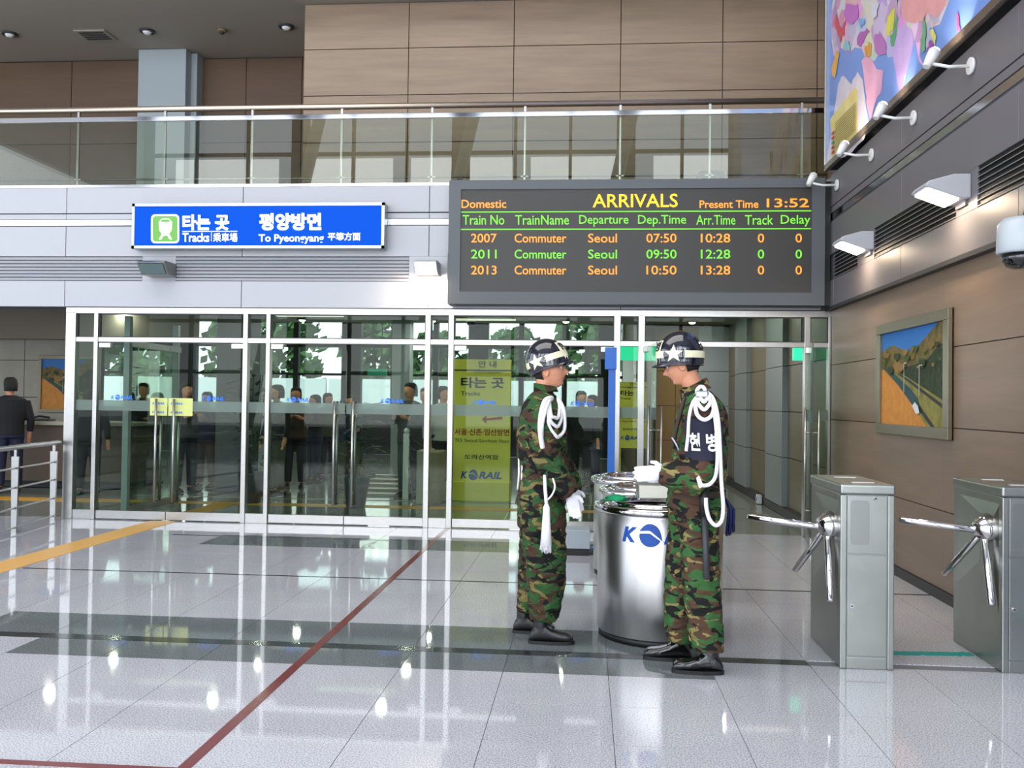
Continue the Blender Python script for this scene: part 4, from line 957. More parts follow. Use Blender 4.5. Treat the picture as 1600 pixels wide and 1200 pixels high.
# ------------------------------------------------------------------ TURNSTILES
def turnstile(x0, yf, lb):
    w, dp, h = .31, .72, 1.085; x1 = x0+w; yb_ = yf+dp
    t = thing('turnstile', ((x0+x1)/2, (yf+yb_)/2, 0), lb, 'turnstile')
    bb = B(); bb.box(x0+.006, x1-.006, yf+.012, yb_, .0, h-.06); bb.build('cabinet', m_steeld, t, bevel=.004)
    bb = B(); bb.box(x0-.004, x1+.004, yf-.004, yb_+.004, h-.06, h); bb.build('top_slab', m_steeld, t, bevel=.012, bseg=3)
    bb = B(); bb.box(x0, x0+.038, yf, yf+.05, 0, h-.062); bb.build('corner_post', m_steeld, t, bevel=.006)
    bb = B(); bb.box(x1-.038, x1, yf, yf+.05, 0, h-.062); bb.build('corner_post', m_steeld, t, bevel=.006)
    bb = B(); bb.box(x0+.042, x1-.042, yf+.004, yf+.02, .676, h-.066); bb.build('upper_front_panel', m_steeld, t, bevel=.003)
    f = lambda u, v: Vector((x0+.058+.11*u, yf+.002, .73+.26*v))
    p = rrect(f, .12); n = len(p); bb = B(); bb.add(p+[q+Vector((0, .006, 0)) for q in p], [tuple(range(n))]+[(i, (i+1) % n, (i+1) % n+n, i+n) for i in range(n)]); bb.build('reader_recess', mat('reader_grey', (150, 152, 148), .35, metal=.9), t)
    bb = B(); bb.box(x0+.042, x1-.042, yf+.004, yf+.02, .075, .668); bb.build('access_door', m_steeld, t, bevel=.003)
    bb = B(); bb.box(x0+.042, x1-.042, yf+.006, yf+.02, 0, .068); bb.build('kick_plate', m_steeld, t, bevel=.003)
    for lx, lz in ((x0+.068, .37), (x0+.2, 1.003)):
        bb = B(); bb.tube([(lx, yf+.006, lz), (lx, yf-.004, lz)], .012, 14); k = bb.build('lock', m_chrome, t)
        bb = B(); bb.tube([(lx, yf-.004, lz), (lx, yf-.0055, lz)], .005, 8); bb.build('keyhole', m_black, k)
    for yy, hh in ((yf+.12, .13), (yf+.5, .13)):
        bb = B(); bb.box(x0+.1, x0+.1+hh, yy, yy+.03, h, h+.004); bb.build('top_label', m_white2, t)
    # tapered wedge on the side facing the passage, with the hub
    hy, hz = yf+.17, .835; X = x0+.006
    bb = B(); bb.add([(X, yf+.05, .98), (X, yf+.62, .98), (X, yf+.66, .40), (X, yf+.05, .30), (X-.012, yf+.1, .9), (X-.012, yf+.3, .9), (X-.012, yf+.3, .6), (X-.012, yf+.1, .55)],
                     [(0, 1, 5, 4), (1, 2, 6, 5), (2, 3, 7, 6), (3, 0, 4, 7), (4, 5, 6, 7), (3, 2, 1, 0)]); bb.build('side_fairing', m_steeld, t)
    ax = Vector((-.62, -.1, -.42)).normalized()
    c0 = Vector((X-.0, hy, hz)); bb = B(); bb.tube([c0-ax*.02, c0+ax*.05, c0+ax*.085, c0+ax*.1], [.08, .08, .068, .03], 24); bb.build('hub', m_chrome, t)
    c1 = c0+ax*.055
    tips = [Vector((x0-.50, yf+.26, .848)), Vector((x0-.17, yf+.42, .49)), Vector((x0-.05, yf+.02, .385))]
    for k, tp in enumerate(tips):
        st_ = c1+(tp-c1).normalized()*.04; bb = B(); dd = (tp-st_).normalized()
        bb.tube([st_, st_+dd*.01, tp-dd*.012, tp], [.016, .021, .021, .014], 16); bb.build('arm', m_chrome, t)
    return t
turnstile(1.508, 5.49, 'brushed steel turnstile nearer the soldiers, with a chrome tripod arm')
turnstile(2.44, 5.52, 'brushed steel turnstile at the right edge beside the column')
# teal tape on the floor between the turnstiles
n = 26; top = []; bot = []
for k in range(n+1):
    x = 1.83+.6*k/n; y_ = 5.86+.05*k/n; top.append((x, y_+.04+.022*noise.noise(Vector((k*.9, 0, 0))))); bot.append((x, y_-.04+.026*noise.noise(Vector((k*.8, 5, 0)))))
b = B(); b.prism(top+bot[::-1], 'z', .001, .004); tag(b.build('floor_tape', m_teal), 'ragged teal tape on the floor between the two turnstiles', 'tape')

# ------------------------------------------------------------------ STEEL BINS
def bin_(cx, cy, lb, R=.425, H=.88, top=True):
    t = thing('steel_bin', (cx, cy, 0), lb, 'bin', None)
    m_can = mat('can_steel', (214, 212, 210), .33, metal=1, var=.04, vscale=(1, 1, .1), vfreq=30)
    bb = B(); bb.lathe([(R-.012, .045), (R-.008, .05), (R-.008, H-.05), (R-.012, H-.045)], cx, cy, 72); bb.build('drum', m_can, t)
    bb = B(); bb.lathe([(R-.02, 0), (R-.02, .045)], cx, cy, 64); bb.build('base_ring', m_black, t)
    bb = B(); bb.torus((cx, cy, H-.03), R-.005, .028, 72, 12); bb.build('rim', m_chrome, t)
    bb = B(); bb.lathe([(R-.03, H-.03), (R-.06, H-.01), (R-.11, H-.015), (R-.13, H-.05)], cx, cy, 64); bb.build('lid', m_chrome, t)
    bb = B(); bb.torus((cx, cy, H-.0), R-.09, .016, 64, 10); bb.build('inner_ring', m_chrome, t)
    return t
b1 = bin_(.508, 6.18, 'nearest round stainless steel bin with a blue word mark, between the soldiers')
bin_(.56, 7.28, 'middle stainless steel bin in the row behind the nearest one')
bin_(.50, 8.32, 'farthest stainless steel bin in the row, behind two others')
# word mark around the drum
a0 = math.atan2(-(5.76-6.18)*-1, 0)
def drumfn(u, v):
    # u 0..1 across about 0.6 m of arc, centred a little right of the front
    arc = -.31+.64*u; th = -PI/2 + (arc+.032)/.425 - .03
    return Vector((.508+.4205*math.cos(th), 6.18+.4205*math.sin(th), .642+.15*v))
logo(b1, drumfn, m_kor)
# hood box, cloth and paper on the nearest bin
t = thing('steel_hood', (.42, 6.25, .87), 'rectangular steel hood lying on top of the nearest bin', 'lid')
bb = B(); bb.prism([(6.1, .912), (6.45, .912), (6.45, .995), (6.16, .995)], 'x', .36, .68); bb.build('hood_body', m_steeld, t, bevel=.006)
bb = B(); bb.box(.35, .69, 6.09, 6.46, .898, .913); bb.build('hood_flange', m_chrome, t, bevel=.003)
def crumple(name, c, rx, ry, rz, m, lb, cat, seed):
    bm = bmesh.new(); bmesh.ops.create_icosphere(bm, subdivisions=3, radius=1)
    for v in bm.verts:
        k = 1+.5*noise.noise(v.co*2.2+Vector((seed, 0, 0)))+.2*noise.noise(v.co*6+Vector((0, seed, 0)))
        v.co = Vector((v.co.x*rx*k, v.co.y*ry*k, max(-.3, v.co.z)*rz*k+rz*.3))
    me = bpy.data.meshes.new(name); bm.to_mesh(me); bm.free(); me.materials.append(m)
    for p_ in me.polygons: p_.use_smooth = True
    o = bpy.data.objects.new(name, me); COL.objects.link(o); o.location = c; return tag(o, lb, cat)
crumple('green_cloth', (.205, 5.98, .905), .075, .05, .03, m_gclo, 'crumpled green cloth on the left rim of the nearest bin', 'cloth', 3)
crumple('paper_ball', (.63, 6.04, .92), .04, .04, .045, m_white, 'crumpled white paper on the steel hood beside the right soldier', 'paper', 9)

# ------------------------------------------------------------------ PEOPLE
def ell(c, rx, ry, z, n=28, p=2.0, tilt=0.0):
    r = []
    for k in range(n):
        a = 2*PI*k/n; ca, sa = math.cos(a), math.sin(a)
        x = rx*math.copysign(abs(ca)**(2/p), ca); y_ = ry*math.copysign(abs(sa)**(2/p), sa)
        r.append(Vector((c[0]+x, c[1]+y_, z+tilt*x)))
    return r
def limb(b, pts, rs, seg=18): return b.tube(pts, rs, seg)
def remesh(name, b, m, parent, vox=.009, smooth=4, wrinkle=0, wscale=.1, seed=0):
    o = b.build('tmp', m, None, origin=(0, 0, 0))
    md = o.modifiers.new('r', 'REMESH'); md.mode = 'VOXEL'; md.voxel_size = vox; md.use_smooth_shade = True
    if smooth:
        s_ = o.modifiers.new('s', 'SMOOTH'); s_.iterations = smooth; s_.factor = .5
    dg = bpy.context.evaluated_depsgraph_get(); dg.update()
    me = bpy.data.meshes.new_from_object(o.evaluated_get(dg)); bpy.data.objects.remove(o)
    me.name = name; o0 = wloc(parent)
    if wrinkle:
        ns = [v.normal.copy() for v in me.vertices]
        for v, n_ in zip(me.vertices, ns):
            q = (v.co-o0); q = Vector((q.x/wscale, q.y/wscale, q.z/wscale*1.5)) + Vector((seed, seed*2, 0))
            w_ = noise.noise(q); w_ = 1-abs(w_)*2.4; w2 = noise.noise(q*2.1)
            v.co += n_*wrinkle*(w_*.7+w2*.5)
    for v in me.vertices: v.co -= o0
    if not me.materials: me.materials.append(m)
    for p_ in me.polygons: p_.use_smooth = True
    ob = bpy.data.objects.new(name, me); COL.objects.link(ob); ob.parent = parent; return ob

def head_mesh(b, c, s, yaw=0, pitch=0, size=1.0, chin=1.0):
    """closed head on a polar grid; c = centre of the skull, faces +x turned by yaw (and s=-1 faces -x)"""
    NT, NP = 72, 56; rings = []
    def g(x, m, w): return math.exp(-((x-m)/w)**2)
    for i in range(1, NP):
        ph = PI*i/NP   # from bottom to top
        z = -math.cos(ph)  # -1 .. 1
        ring = []
        for k in range(NT):
            a = 2*PI*k/NT; ca, sa = math.cos(a), math.sin(a); sp = math.sin(ph)
            Z = z*.118
            # width and depth as functions of height
            wy = .077; fx_, bx_ = .095, .1
            x = (fx_ if ca > 0 else bx_)*ca*sp; y_ = wy*sa*sp
            if z < -.1:   # jaw taper
                j = min(1, (-z-.1)/.9); y_ *= 1-.25*j; x *= (1-.05*j) if ca > 0 else (1-.45*j)
                if ca > 0: x += .012*j*sp
            f_ = max(0, ca)
            yy = y_/.077
            zz2 = Z
            if ca > 0:
                x += .029*g(yy, 0, .17)*g(zz2, -.024, .0115)      # nose tip
                x += .020*g(yy, 0, .13)*g(zz2, -.006, .016)
                x -= .010*g(abs(yy), .40, .17)*g(zz2, .012, .013)  # eye sockets
                x += .007*g(abs(yy), .38, .3)*g(zz2, .034, .010)   # brow
                x += .006*g(yy, 0, .3)*g(zz2, -.050, .006)      # upper lip
                x += .006*g(yy, 0, .28)*g(zz2, -.063, .006)     # lower lip
                x -= .006*g(yy, 0, .35)*g(zz2, -.0555, .003)
                x -= .005*g(yy, 0, .4)*g(zz2, -.074, .007)
                x += .016*g(yy, 0, .4)*g(zz2, -.092, .016)      # chin
                x += .005*g(abs(yy), .62, .25)*g(zz2, -.018, .02) # cheek
            ring.append((x*size, y_*size, Z*size))
        rings.append(ring)
    R = Matrix.Rotation(pitch, 3, 'Y')
    out = []
    for ring in rings:
        rr = []
        for p in ring:
            v = R @ Vector(p); v = Matrix.Rotation(yaw, 3, 'Z') @ v
            rr.append(Vector((c[0]+s*v.x, c[1]+v.y, c[2]+v.z)))
        out.append(rr)
    b.loft(out, True)
    def loc(p):
        v = R @ (Vector(p)*size); v = Matrix.Rotation(yaw, 3, 'Z') @ v
        return Vector((c[0]+s*v.x, c[1]+v.y, c[2]+v.z))
    # ears
    for sd in (-1, 1):
        e = loc((-.008, sd*.078, -.008)); pts = [loc((-.012+.016*math.cos(t_), sd*(.078+.006), -.006+.03*math.sin(t_))) for t_ in [2*PI*k/12 for k in range(13)]]
        b.tube(pts, .0055, 8)
        b.ball(tuple(e), .012, .008, .024, 10, 6)
    return loc
def face_parts(loc, parent, s):
    eb = B(); ir = B(); br = B(); lp = B()
    for sd in (-1, 1):
        c = loc((.078, sd*.030, .010)); eb.ball(tuple(c), .0115, .0115, .009, 14, 8)
        c2 = loc((.0865, sd*.031, .010)); ir.ball(tuple(c2), .005, .005, .006, 10, 6)
        br.tube([loc((.092, sd*.014, .029)), loc((.091, sd*.03, .034)), loc((.078, sd*.05, .031))], [.003, .0036, .002], 8)
        eb2 = B()
    lp.tube([loc((.082, -.026, -.055)), loc((.093, -.012, -.0565)), loc((.0965, 0, -.0565)), loc((.093, .012, -.0565)), loc((.082, .026, -.055))], [.0015, .003, .0035, .003, .0015], 8)
    eb.build('eye', m_white, parent); ir.build('iris', m_black, parent); br.build('eyebrow', m_hair, parent); lp.build('mouth', mat('lips', (150, 70, 62), .5), parent)

def hand(name, wrist, d, side, parent, m=None, curl=.5, size=1.0, spread=.0):
    """wrist point, direction d of the fingers, side = vector towards the thumb"""
    d = Vector(d).normalized(); side = Vector(side); side = (side-d*side.dot(d)).normalized(); nrm = d.cross(side).normalized()
    b = B(); w = Vector(wrist)
    # palm
    rings = []
    for t_, wd, th in ((-.02, .028, .024), (.01, .032, .02), (.04, .04, .018), (.075, .043, .016), (.09, .04, .013)):
        c = w+d*t_*size; rings.append([c+side*wd*size*math.cos(a)+nrm*th*size*math.sin(a) for a in [2*PI*k/16 for k in range(16)]])
    b.loft(rings, True)
    for k, (off, L) in enumerate(((.03, .075), (.010, .084), (-.011, .078), (-.031, .062))):
        p = w+d*.082*size+side*off*size; ang = 0; pts = [p-d*.03*size]; pts.append(p)
        for j, f_ in enumerate((.42, .32, .26)):
            ang += curl*(.5+.35*j); dd = (d*math.cos(ang)+nrm*math.sin(ang)+side*off*spread*8).normalized(); p = p+dd*L*f_*size; pts.append(p)
        b.tube(pts, [.0105*size, .0105*size, .010*size, .009*size, .0075*size], 10)
    p = w+d*.02*size+side*.03*size; t1 = (d*.6+side*.75+nrm*.3).normalized(); t2 = (d*.9+side*.25+nrm*.45).normalized()
    b.tube([w+d*.005*size+side*.012*size, p, p+t1*.035*size, p+t1*.035*size+t2*.03*size], [.016*size, .015*size, .012*size, .009*size], 10)
    return remesh(name, b, m or m_glove, parent, .0045, 2)

def boot(parent, x, y_, s, toe=.215, heel=.075, m=None, z=0, hgt=.26, yaw=0.0):
    """boot with sole; s=+1 toe towards +x"""
    t_ = B(); P_ = lambda u, v, w_: Vector((x+s*(u*math.cos(yaw)-v*math.sin(yaw)), y_+(u*math.sin(yaw)+v*math.cos(yaw)), z+w_))
    secs = [(-heel, .028, .05), (-heel+.015, .036, .085), (-.02, .04, .12), (.03, .04, .125), (.07, .043, .095), (.12, .049, .080), (.165, .049, .074), (toe-.022, .044, .067), (toe-.005, .033, .052), (toe, .02, .038)]
    rings = []
    for u, wd, h in secs:
        rings.append([P_(u, wd*math.copysign(abs(math.cos(a))**.8, math.cos(a)), .018+(h-.018)*(.5+.5*math.copysign(abs(math.sin(a))**.7, math.sin(a)))) for a in [2*PI*k/20 for k in range(20)]])
    t_.loft(rings, True)
    t_.loft([[P_(.0+.05*math.cos(a)*k2, .042*math.sin(a)*k2, zz_) for a in [2*PI*k/20 for k in range(20)]] for zz_, k2 in ((.06, .95), (.12, .98), (.18, .95), (hgt, 1.02))], True)
    o = remesh('boot', t_, m or m_boot, parent, .006, 2)
    sb = B(); pts = []
    for k in range(28):
        a = 2*PI*k/28; u = (toe+.006 if math.cos(a) > 0 else heel+.006)*math.cos(a); wd = .05 if math.cos(a) > 0 else .043
        pts.append(P_(u, wd*math.copysign(abs(math.sin(a))**.7, math.sin(a)), 0))
    sb.loft([pts, [p+Vector((0, 0, .022)) for p in pts]], True, False); sb.build('sole', m_black, o)
    lb_ = B()
    for k in range(5):
        zz_ = .10+.028*k; u = .062-.0*k if k > 1 else .075-.01*k
        lb_.tube([P_(u, -.022, zz_), P_(u+.008, 0, zz_+.006), P_(u, .022, zz_)], .0025, 6)
    lb_.build('laces', m_black, o)
    return o

def helmet(parent, c, s, pitch, yaw, star_th):
    """c = centre at band level"""
    R = Matrix.Rotation(yaw, 3, 'Z') @ Matrix.Rotation(pitch, 3, 'Y')
    a_, b_, h_ = .142, .118, .15
    def S(th, el, off=0.0):     # th 0 = front, el = height angle
        x = (a_+off)*math.cos(el)*math.cos(th); y_ = (b_+off)*math.cos(el)*math.sin(th); z = (h_+off)*math.sin(el)
        v = R @ Vector((x, y_, z)); return Vector((c[0]+s*v.x, c[1]+v.y, c[2]+v.z))
    def T(x, y_, z):
        v = R @ Vector((x, y_, z)); return Vector((c[0]+s*v.x, c[1]+v.y, c[2]+v.z))
    n = 48; rings = []
    for el in [-.38, -.3, -.2, 0, .2, .4, .6, .8, 1.0, 1.2, 1.38, 1.5]:
        rings.append([S(2*PI*k/n, el, .004 if el < -.25 else 0) for k in range(n)])
    bb = B(); bb.loft(rings, False); bb.f.append(tuple(len(bb.v)-n+k for k in range(n))); bb.sm.append(True)
    inner = [[S(2*PI*k/n, el, -.006) for k in range(n)] for el in (-.38, 0, .5, 1.1, 1.5)]
    bb.loft(inner, False); sh = bb.build('helmet_shell', m_helm, parent)
    # small peak in front
    bb = B(); top = []; bot = []
    for k in range(17):
        th = -1.0+2.0*k/16; e = .034*math.cos(th*1.5)
        top.append((S(th, -.36, -.002), S(th, -.36, -.002)+ (R @ Vector((e*math.cos(th), e*math.sin(th), -.012))*1).to_3d()*1 if s > 0 else None))
    def PK(th, e, dz):
        x = a_*math.cos(-.36)*math.cos(th)+e*math.cos(th); y_ = b_*math.cos(-.36)*math.sin(th)+e*math.sin(th); z = h_*math.sin(-.36)+dz
        return T(x, y_, z)
    r1 = [PK(-1.1+2.2*k/16, -.004, .006) for k in range(17)]; r2 = [PK(-1.1+2.2*k/16, max(.001, .04*math.cos((-1.1+2.2*k/16)*1.4)), -.010) for k in range(17)]
    r3 = [p-Vector((0, 0, .005)) for p in r2]; r4 = [p-Vector((0, 0, .005)) for p in r1]
    vs = r1+r2+r3+r4; fs = []
    for q in range(3):
        for k in range(16): fs.append((q*17+k, q*17+k+1, (q+1)*17+k+1, (q+1)*17+k))
    bb.add(vs, fs, True); bb.build('peak', m_helm, sh)
    # rim bead
    bb = B(); pts = [S(2*PI*k/48, -.38, .003) for k in range(49)]; bb.tube(pts, .004, 6, False); bb.build('rim_bead', m_helm, sh)
    # cream band
    bb = B(); n2 = 72; rr = [[S(2*PI*k/n2, el, .0022) for k in range(n2)] for el in (-.10, 0, .1, .17)]
    bb.loft(rr, False); bb.build('band', m_cream, parent, fixn=False)
    # star on the side, on a small dark patch
    def patch(name, poly, th0, el0, offs, m, nr=4):
        bb = B(); n_ = len(poly); vs = [S(th0, el0, offs)]; fs = []
        for j in range(1, nr+1): vs += [S(th0+q[0]*j/nr, el0+q[1]*j/nr, offs) for q in poly]
        fs = [(0, 1+k, 1+(k+1) % n_) for k in range(n_)]
        for j in range(nr-1): fs += [(1+j*n_+k, 1+(j+1)*n_+k, 1+(j+1)*n_+(k+1) % n_, 1+j*n_+(k+1) % n_) for k in range(n_)]
        bb.add(vs, fs, True); bb.build(name, m, parent, fixn=False)
    def star(th0, side):
        pts = []
        for k in range(10):
            r_ = .054 if k % 2 == 0 else .0215; aa = PI/2+2*PI*k/10
            pts.append((r_*math.cos(aa)/.128, r_*math.sin(aa)/h_))
        patch('star', pts, th0, .05, .0062, m_cream)
        patch('star_ground', [(.060*math.cos(2*PI*k/24)/.128, .056*math.sin(2*PI*k/24)/h_) for k in range(24)], th0, .04, .0040, m_helm)
    star(-1*star_th, 1); star(star_th, 1)
    # front emblem plate with lettering
    P4 = lambda u, v: S((-.66+1.32*u)*(1 if s < 0 else -1)*-1, .12+.50*v, .004)
    bb = B(); q = [[P4(i/8, j/4) for i in range(9)] for j in range(5)]
    bb.add([p for r in q for p in r], [(j*9+i, j*9+i+1, (j+1)*9+i+1, (j+1)*9+i) for j in range(4) for i in range(8)], True); bb.build('front_plate', m_cream, parent, fixn=False)
    P5 = lambda u, v: S((-.58+1.16*u)*(1 if s < 0 else -1)*-1, .17+.40*v, .0065)
    text('front_lettering', '헌병', m_black, parent, P5, .03)
    # light raised arcs over the crown
    for e in (.78, .62):
        pass
    # chin strap
    return S

def camo_torso(b, zs, cy, hw):
    """zs: list of (z, xback, xfront, halfwidth)"""
    rings = []
    for z, xb, xf, w_ in zs:
        rings.append(ell(((xb+xf)/2, cy), (xf-xb)/2, w_, z, 32, 2.35))
    b.loft(rings, True)

# ---------- left soldier, faces +x
AY = 5.95; AN = AY-.22   # body centre and near-arm depth
def A(px, py, Y=None): return at(px, py, Y or AY)
ax0 = A(850, 800).x
pA = thing('person', (ax0, AY, 0), 'soldier on the left facing right, hand lowered, in camouflage with white looped cords', 'person')
hc = A(857, 581); hc = Vector((hc.x, AY, hc.z))
bd = B()
locA = head_mesh(bd, (hc.x+.005, AY, hc.z+.006), 1, yaw=-.08, pitch=-.12, size=1.04)
z_ = lambda py, Y=AY: at(850, py, Y).z
x_ = lambda px, Y=AY: at(px, 700, Y).x
bd.loft([ell((x_(c0), AY), .062, .058, z_(pz), 20) for c0, pz in ((852, 588), (850, 600), (848, 612), (848, 628))], True)
bd.loft([ell((x_(848), AY), rx, ry, z_(pz), 24) for rx, ry, pz in ((.05, .07, 616), (.1, .17, 632), (.11, .18, 680), (.1, .14, 750), (.1, .15, 800))], True)
for sd in (-1, 1):
    bd.tube([(x_(848), AY+sd*.1, .9), (x_(845), AY+sd*.11, .5), (x_(842), AY+sd*.11, .18)], [.08, .06, .045], 12)
bodyA = remesh('body', bd, m_skin, pA, .0058, 1)
face_parts(locA, bodyA, 1)
bb = B(); bb.loft([[locA((.092*0+ -.004+.097*math.cos(a)*k2, .0815*math.sin(a)*k2, zz_)) for a in [PI*.62+PI*.76*k/16 for k in range(17)]]+[locA((-.02+.06*math.cos(a)*k2, .06*math.sin(a)*k2, zz_)) for a in [PI*1.38-PI*.76*k/16 for k in range(17)]] for zz_, k2 in ((-.055, .78), (-.03, .97), (.0, 1.06), (.05, 1.07), (.08, 1.0))], True); bb.build('hair', m_hair, pA)
helmet(pA, locA((-.006, 0, .064)), 1, -.36, -.14, 1.95)
# jacket
jk = B()
prof = [(612, 835, 862, .085), (622, 824, 868, .15), (634, 817, 876, .215), (650, 813, 882, .235), (680, 808, 885, .235), (705, 809, 884, .225), (730, 813, 881, .215), (752, 815, 878, .21), (775, 811, 881, .215), (788, 807, 885, .222)]
camo_torso(jk, [(z_(py), x_(xb), x_(xf), w_) for py, xb, xf, w_ in prof], AY, 0)
# sleeves
sA = [A(846, 640, AN), A(850, 690, AN), A(856, 722, AN), A(872, 748, AN), A(892, 772, AN)]
jk.tube(sA, [.088, .092, .09, .08, .066], 18)
sB_ = [A(852, 640, AY+.22), A(862, 690, AY+.24), A(872, 722, AY+.22), A(886, 744, AY+.15), A(895, 766, AY+.06)]
jk.tube(sB_, [.085, .088, .086, .078, .064], 18)
jA = remesh('jacket', jk, camoA_shaded, pA, .009, 5, .011, .085, 1)
bb = B(); pts = []
bb.loft([ell((x_(852), AY), .083, .083, z_(612), 24, 2, .0), ell((x_(850), AY), .074, .072, z_(601), 24, 2, -.15), ell((x_(850), AY), .066, .064, z_(601), 24, 2, -.15), ell((x_(850), AY), .07, .07, z_(612), 24)], False)
bb.build('collar', camoA_shaded, jA)
# breast pocket flap and hem pocket
for (p0, p1, p2, p3, Y) in ():
    pass
# trousers
tr = B()
for sd, xo, xb0 in ((-1, 0, 0), (1, -14, 0)):
    Yc = AY+sd*.115
    legs = [(790, 812+4, 882, .12), (812, 812-xo*0, 884, .125), (840, 817+xo*.3, 884+xo*.3, .12), (870, 822+xo*.8, 884+xo, .115), (910, 824+xo, 883+xo*1.2, .11), (945, 826+xo*1.2, 877+xo*1.8, .108), (966 if sd < 0 else 952, 829+xo*1.6, 872+xo*2.2, .10)]
    rings = []
    for py, xb, xf, w_ in legs:
        Yq = Yc
        a = at(xb, py, Yq-.0); c = at(xf, py, Yq)
        rings.append(ell(((a.x+c.x)/2, Yc), (c.x-a.x)/2, w_, a.z, 24, 2.2))
    tr.loft(rings, True)
tr.loft([ell(((x_(811)+x_(882))/2, AY), (x_(882)-x_(811))/2, .215, z_(py), 28, 2.3) for py in (770, 800, 822)], True)
tA = remesh('trousers', tr, camoA_shaded, pA, .009, 5, .010, .09, 4)
# boots
fa = flr(850, 1004); boot(pA, A(845, 1000, AY-.13).x, AY-.13, 1, .21, .075, m_boot)
boot(pA, A(818, 990, AY+.12).x, AY+.12, 1, .21, .07, m_boot)
for o in ():
    pass
# near hand (white glove), fingers down and forward
hand('glove', sA[-1]+Vector((.0, 0, -.0)), (.22, .1, -1), (.9, 0, .3), pA, curl=.35, size=1.0)
hand('glove', sB_[-1]+Vector((.0, .02, -.0)), (.3, -.1, -1), (.9, 0, .3), pA, curl=.35, size=1.0)
def cord(name, pts, r, parent, m=m_cord, seg=8):
    # smooth the polyline (Catmull-Rom)
    P_ = [Vector(p) for p in pts]; out = []
    for i in range(len(P_)-1):
        p0 = P_[max(0, i-1)]; p1 = P_[i]; p2 = P_[i+1]; p3 = P_[min(len(P_)-1, i+2)]
        for k in range(6):
            t_ = k/6; out.append(.5*((2*p1)+(-p0+p2)*t_+(2*p0-5*p1+4*p2-p3)*t_*t_+(-p0+3*p1-3*p2+p3)*t_**3))
    out.append(P_[-1]); bb = B(); bb.tube(out, r, seg); return bb.build(name, m, parent)
CY = AY-.325
def Cc(px, py, dy=0): return at(px, py, CY+dy)
cord('shoulder_cord', [Cc(860, 620, .08), Cc(850, 626, .01), Cc(845, 645), Cc(843, 668), Cc(845, 688), Cc(848, 702, .015)], [.014]*5+[.014]*26, pA) if False else None
cord('shoulder_cord', [Cc(862, 622, .09), Cc(853, 625, .02), Cc(847, 640), Cc(844, 662), Cc(845, 682), Cc(848, 700, .02)], .016, pA)
cord('shoulder_cord', [Cc(862, 624, .09), Cc(857, 628, .02), Cc(851, 645), Cc(847, 665), Cc(846.5, 682, .01)], .012, pA)
for k, (xl, xr, yb_) in enumerate(((861, 874, 653), (859, 877, 666), (857, 882, 682))):
    cord('shoulder_cord', [Cc(858, 624, .06), Cc(xl-1.5, 640, .03), Cc(xl+1, (640+yb_)/2+4, .03), Cc((xl+xr)/2-1, yb_-1, .05), Cc((xl+xr)/2+4, yb_, .08), Cc(xr, yb_-12, .14), Cc(xr-1.5, 640, .2), Cc(872, 622, .26)], .0115, pA)
cord('back_cord', [at(813, 690, AY-.05), at(811, 715, AY-.1), at(811, 740, AY-.1), at(809, 765, AY-.05)], .007, pA)
cord('back_cord', [at(812, 700, AY-.12), at(816, 722, AY-.14), at(815, 750, AY-.12)], .006, pA)
# hanging tassel
TY = AY-.33
cord('tassel_cord', [at(851, 742, TY+.06), at(852, 765, TY), at(854, 790, TY)], .011, pA)
cord('tassel_cord', [at(862, 742, TY+.05), at(867, 760, TY), at(862, 774, TY), at(852, 784, TY)], .006, pA)
q0 = at(854, 788, TY); q1 = at(853, 858, TY)
tb = B(); rings = []
for zz_, r_ in ((q0.z, .012), (q0.z-.02, .021), (q0.z-.05, .022), ((q0.z+q1.z)/2, .027), (q1.z+.02, .036)):
    xx_ = q0.x+(q1.x-q0.x)*((q0.z-zz_)/(q0.z-q1.z)); rings.append(ell((xx_, TY), r_, r_*.8, zz_, 20))
tb.loft(rings, True)
for k in range(40):
    a = 2*PI*k/40+random.uniform(-.1, .1); r_ = .034*random.uniform(.5, 1); x0_ = q1.x+r_*math.cos(a); y0_ = TY+r_*.8*math.sin(a)
    tb.tube([(x0_, y0_, q1.z+.03), (x0_+.1*(x0_-q1.x)+random.uniform(-.004, .004), y0_, q1.z-random.uniform(0, .03))], .0028, 4)
tb.build('tassel', m_cord, pA)

# ---------- right soldier, faces -x
BY_ = 5.42; BN = BY_-.2
pB = thing('person', (at(1090, 800, BY_).x, BY_, 0), 'soldier on the right facing left with a lettered black armband, reaching over the steel bin', 'person')
zb2 = lambda py, Y=BY_: at(1085, py, Y).z
xb2 = lambda px, Y=BY_: at(px, 700, Y).x
bd = B(); hx = at(1066, 572, BY_)
locB = head_mesh(bd, (hx.x, BY_, hx.z+.004), -1, yaw=.28, pitch=.30, size=1.0)
bd.loft([ell((xb2(c0), BY_), .066, .062, zb2(pz), 20) for c0, pz in ((1070, 580), (1076, 592), (1084, 606), (1092, 622))], True)
bd.loft([ell((xb2(c0), BY_), rx, ry, zb2(pz), 24) for c0, rx, ry, pz in ((1092, .06, .08, 616), (1096, .1, .16, 634), (1096, .11, .17, 680), (1092, .1, .14, 750), (1088, .1, .15, 800))], True)
for sd in (-1, 1): bd.tube([(xb2(1088), BY_+sd*.1, .9), (xb2(1088), BY_+sd*.11, .5), (xb2(1088), BY_+sd*.11, .18)], [.08, .06, .045], 12)
bodyB = remesh('body', bd, m_skin, pB, .0058, 1)
face_parts(locB, bodyB, -1)
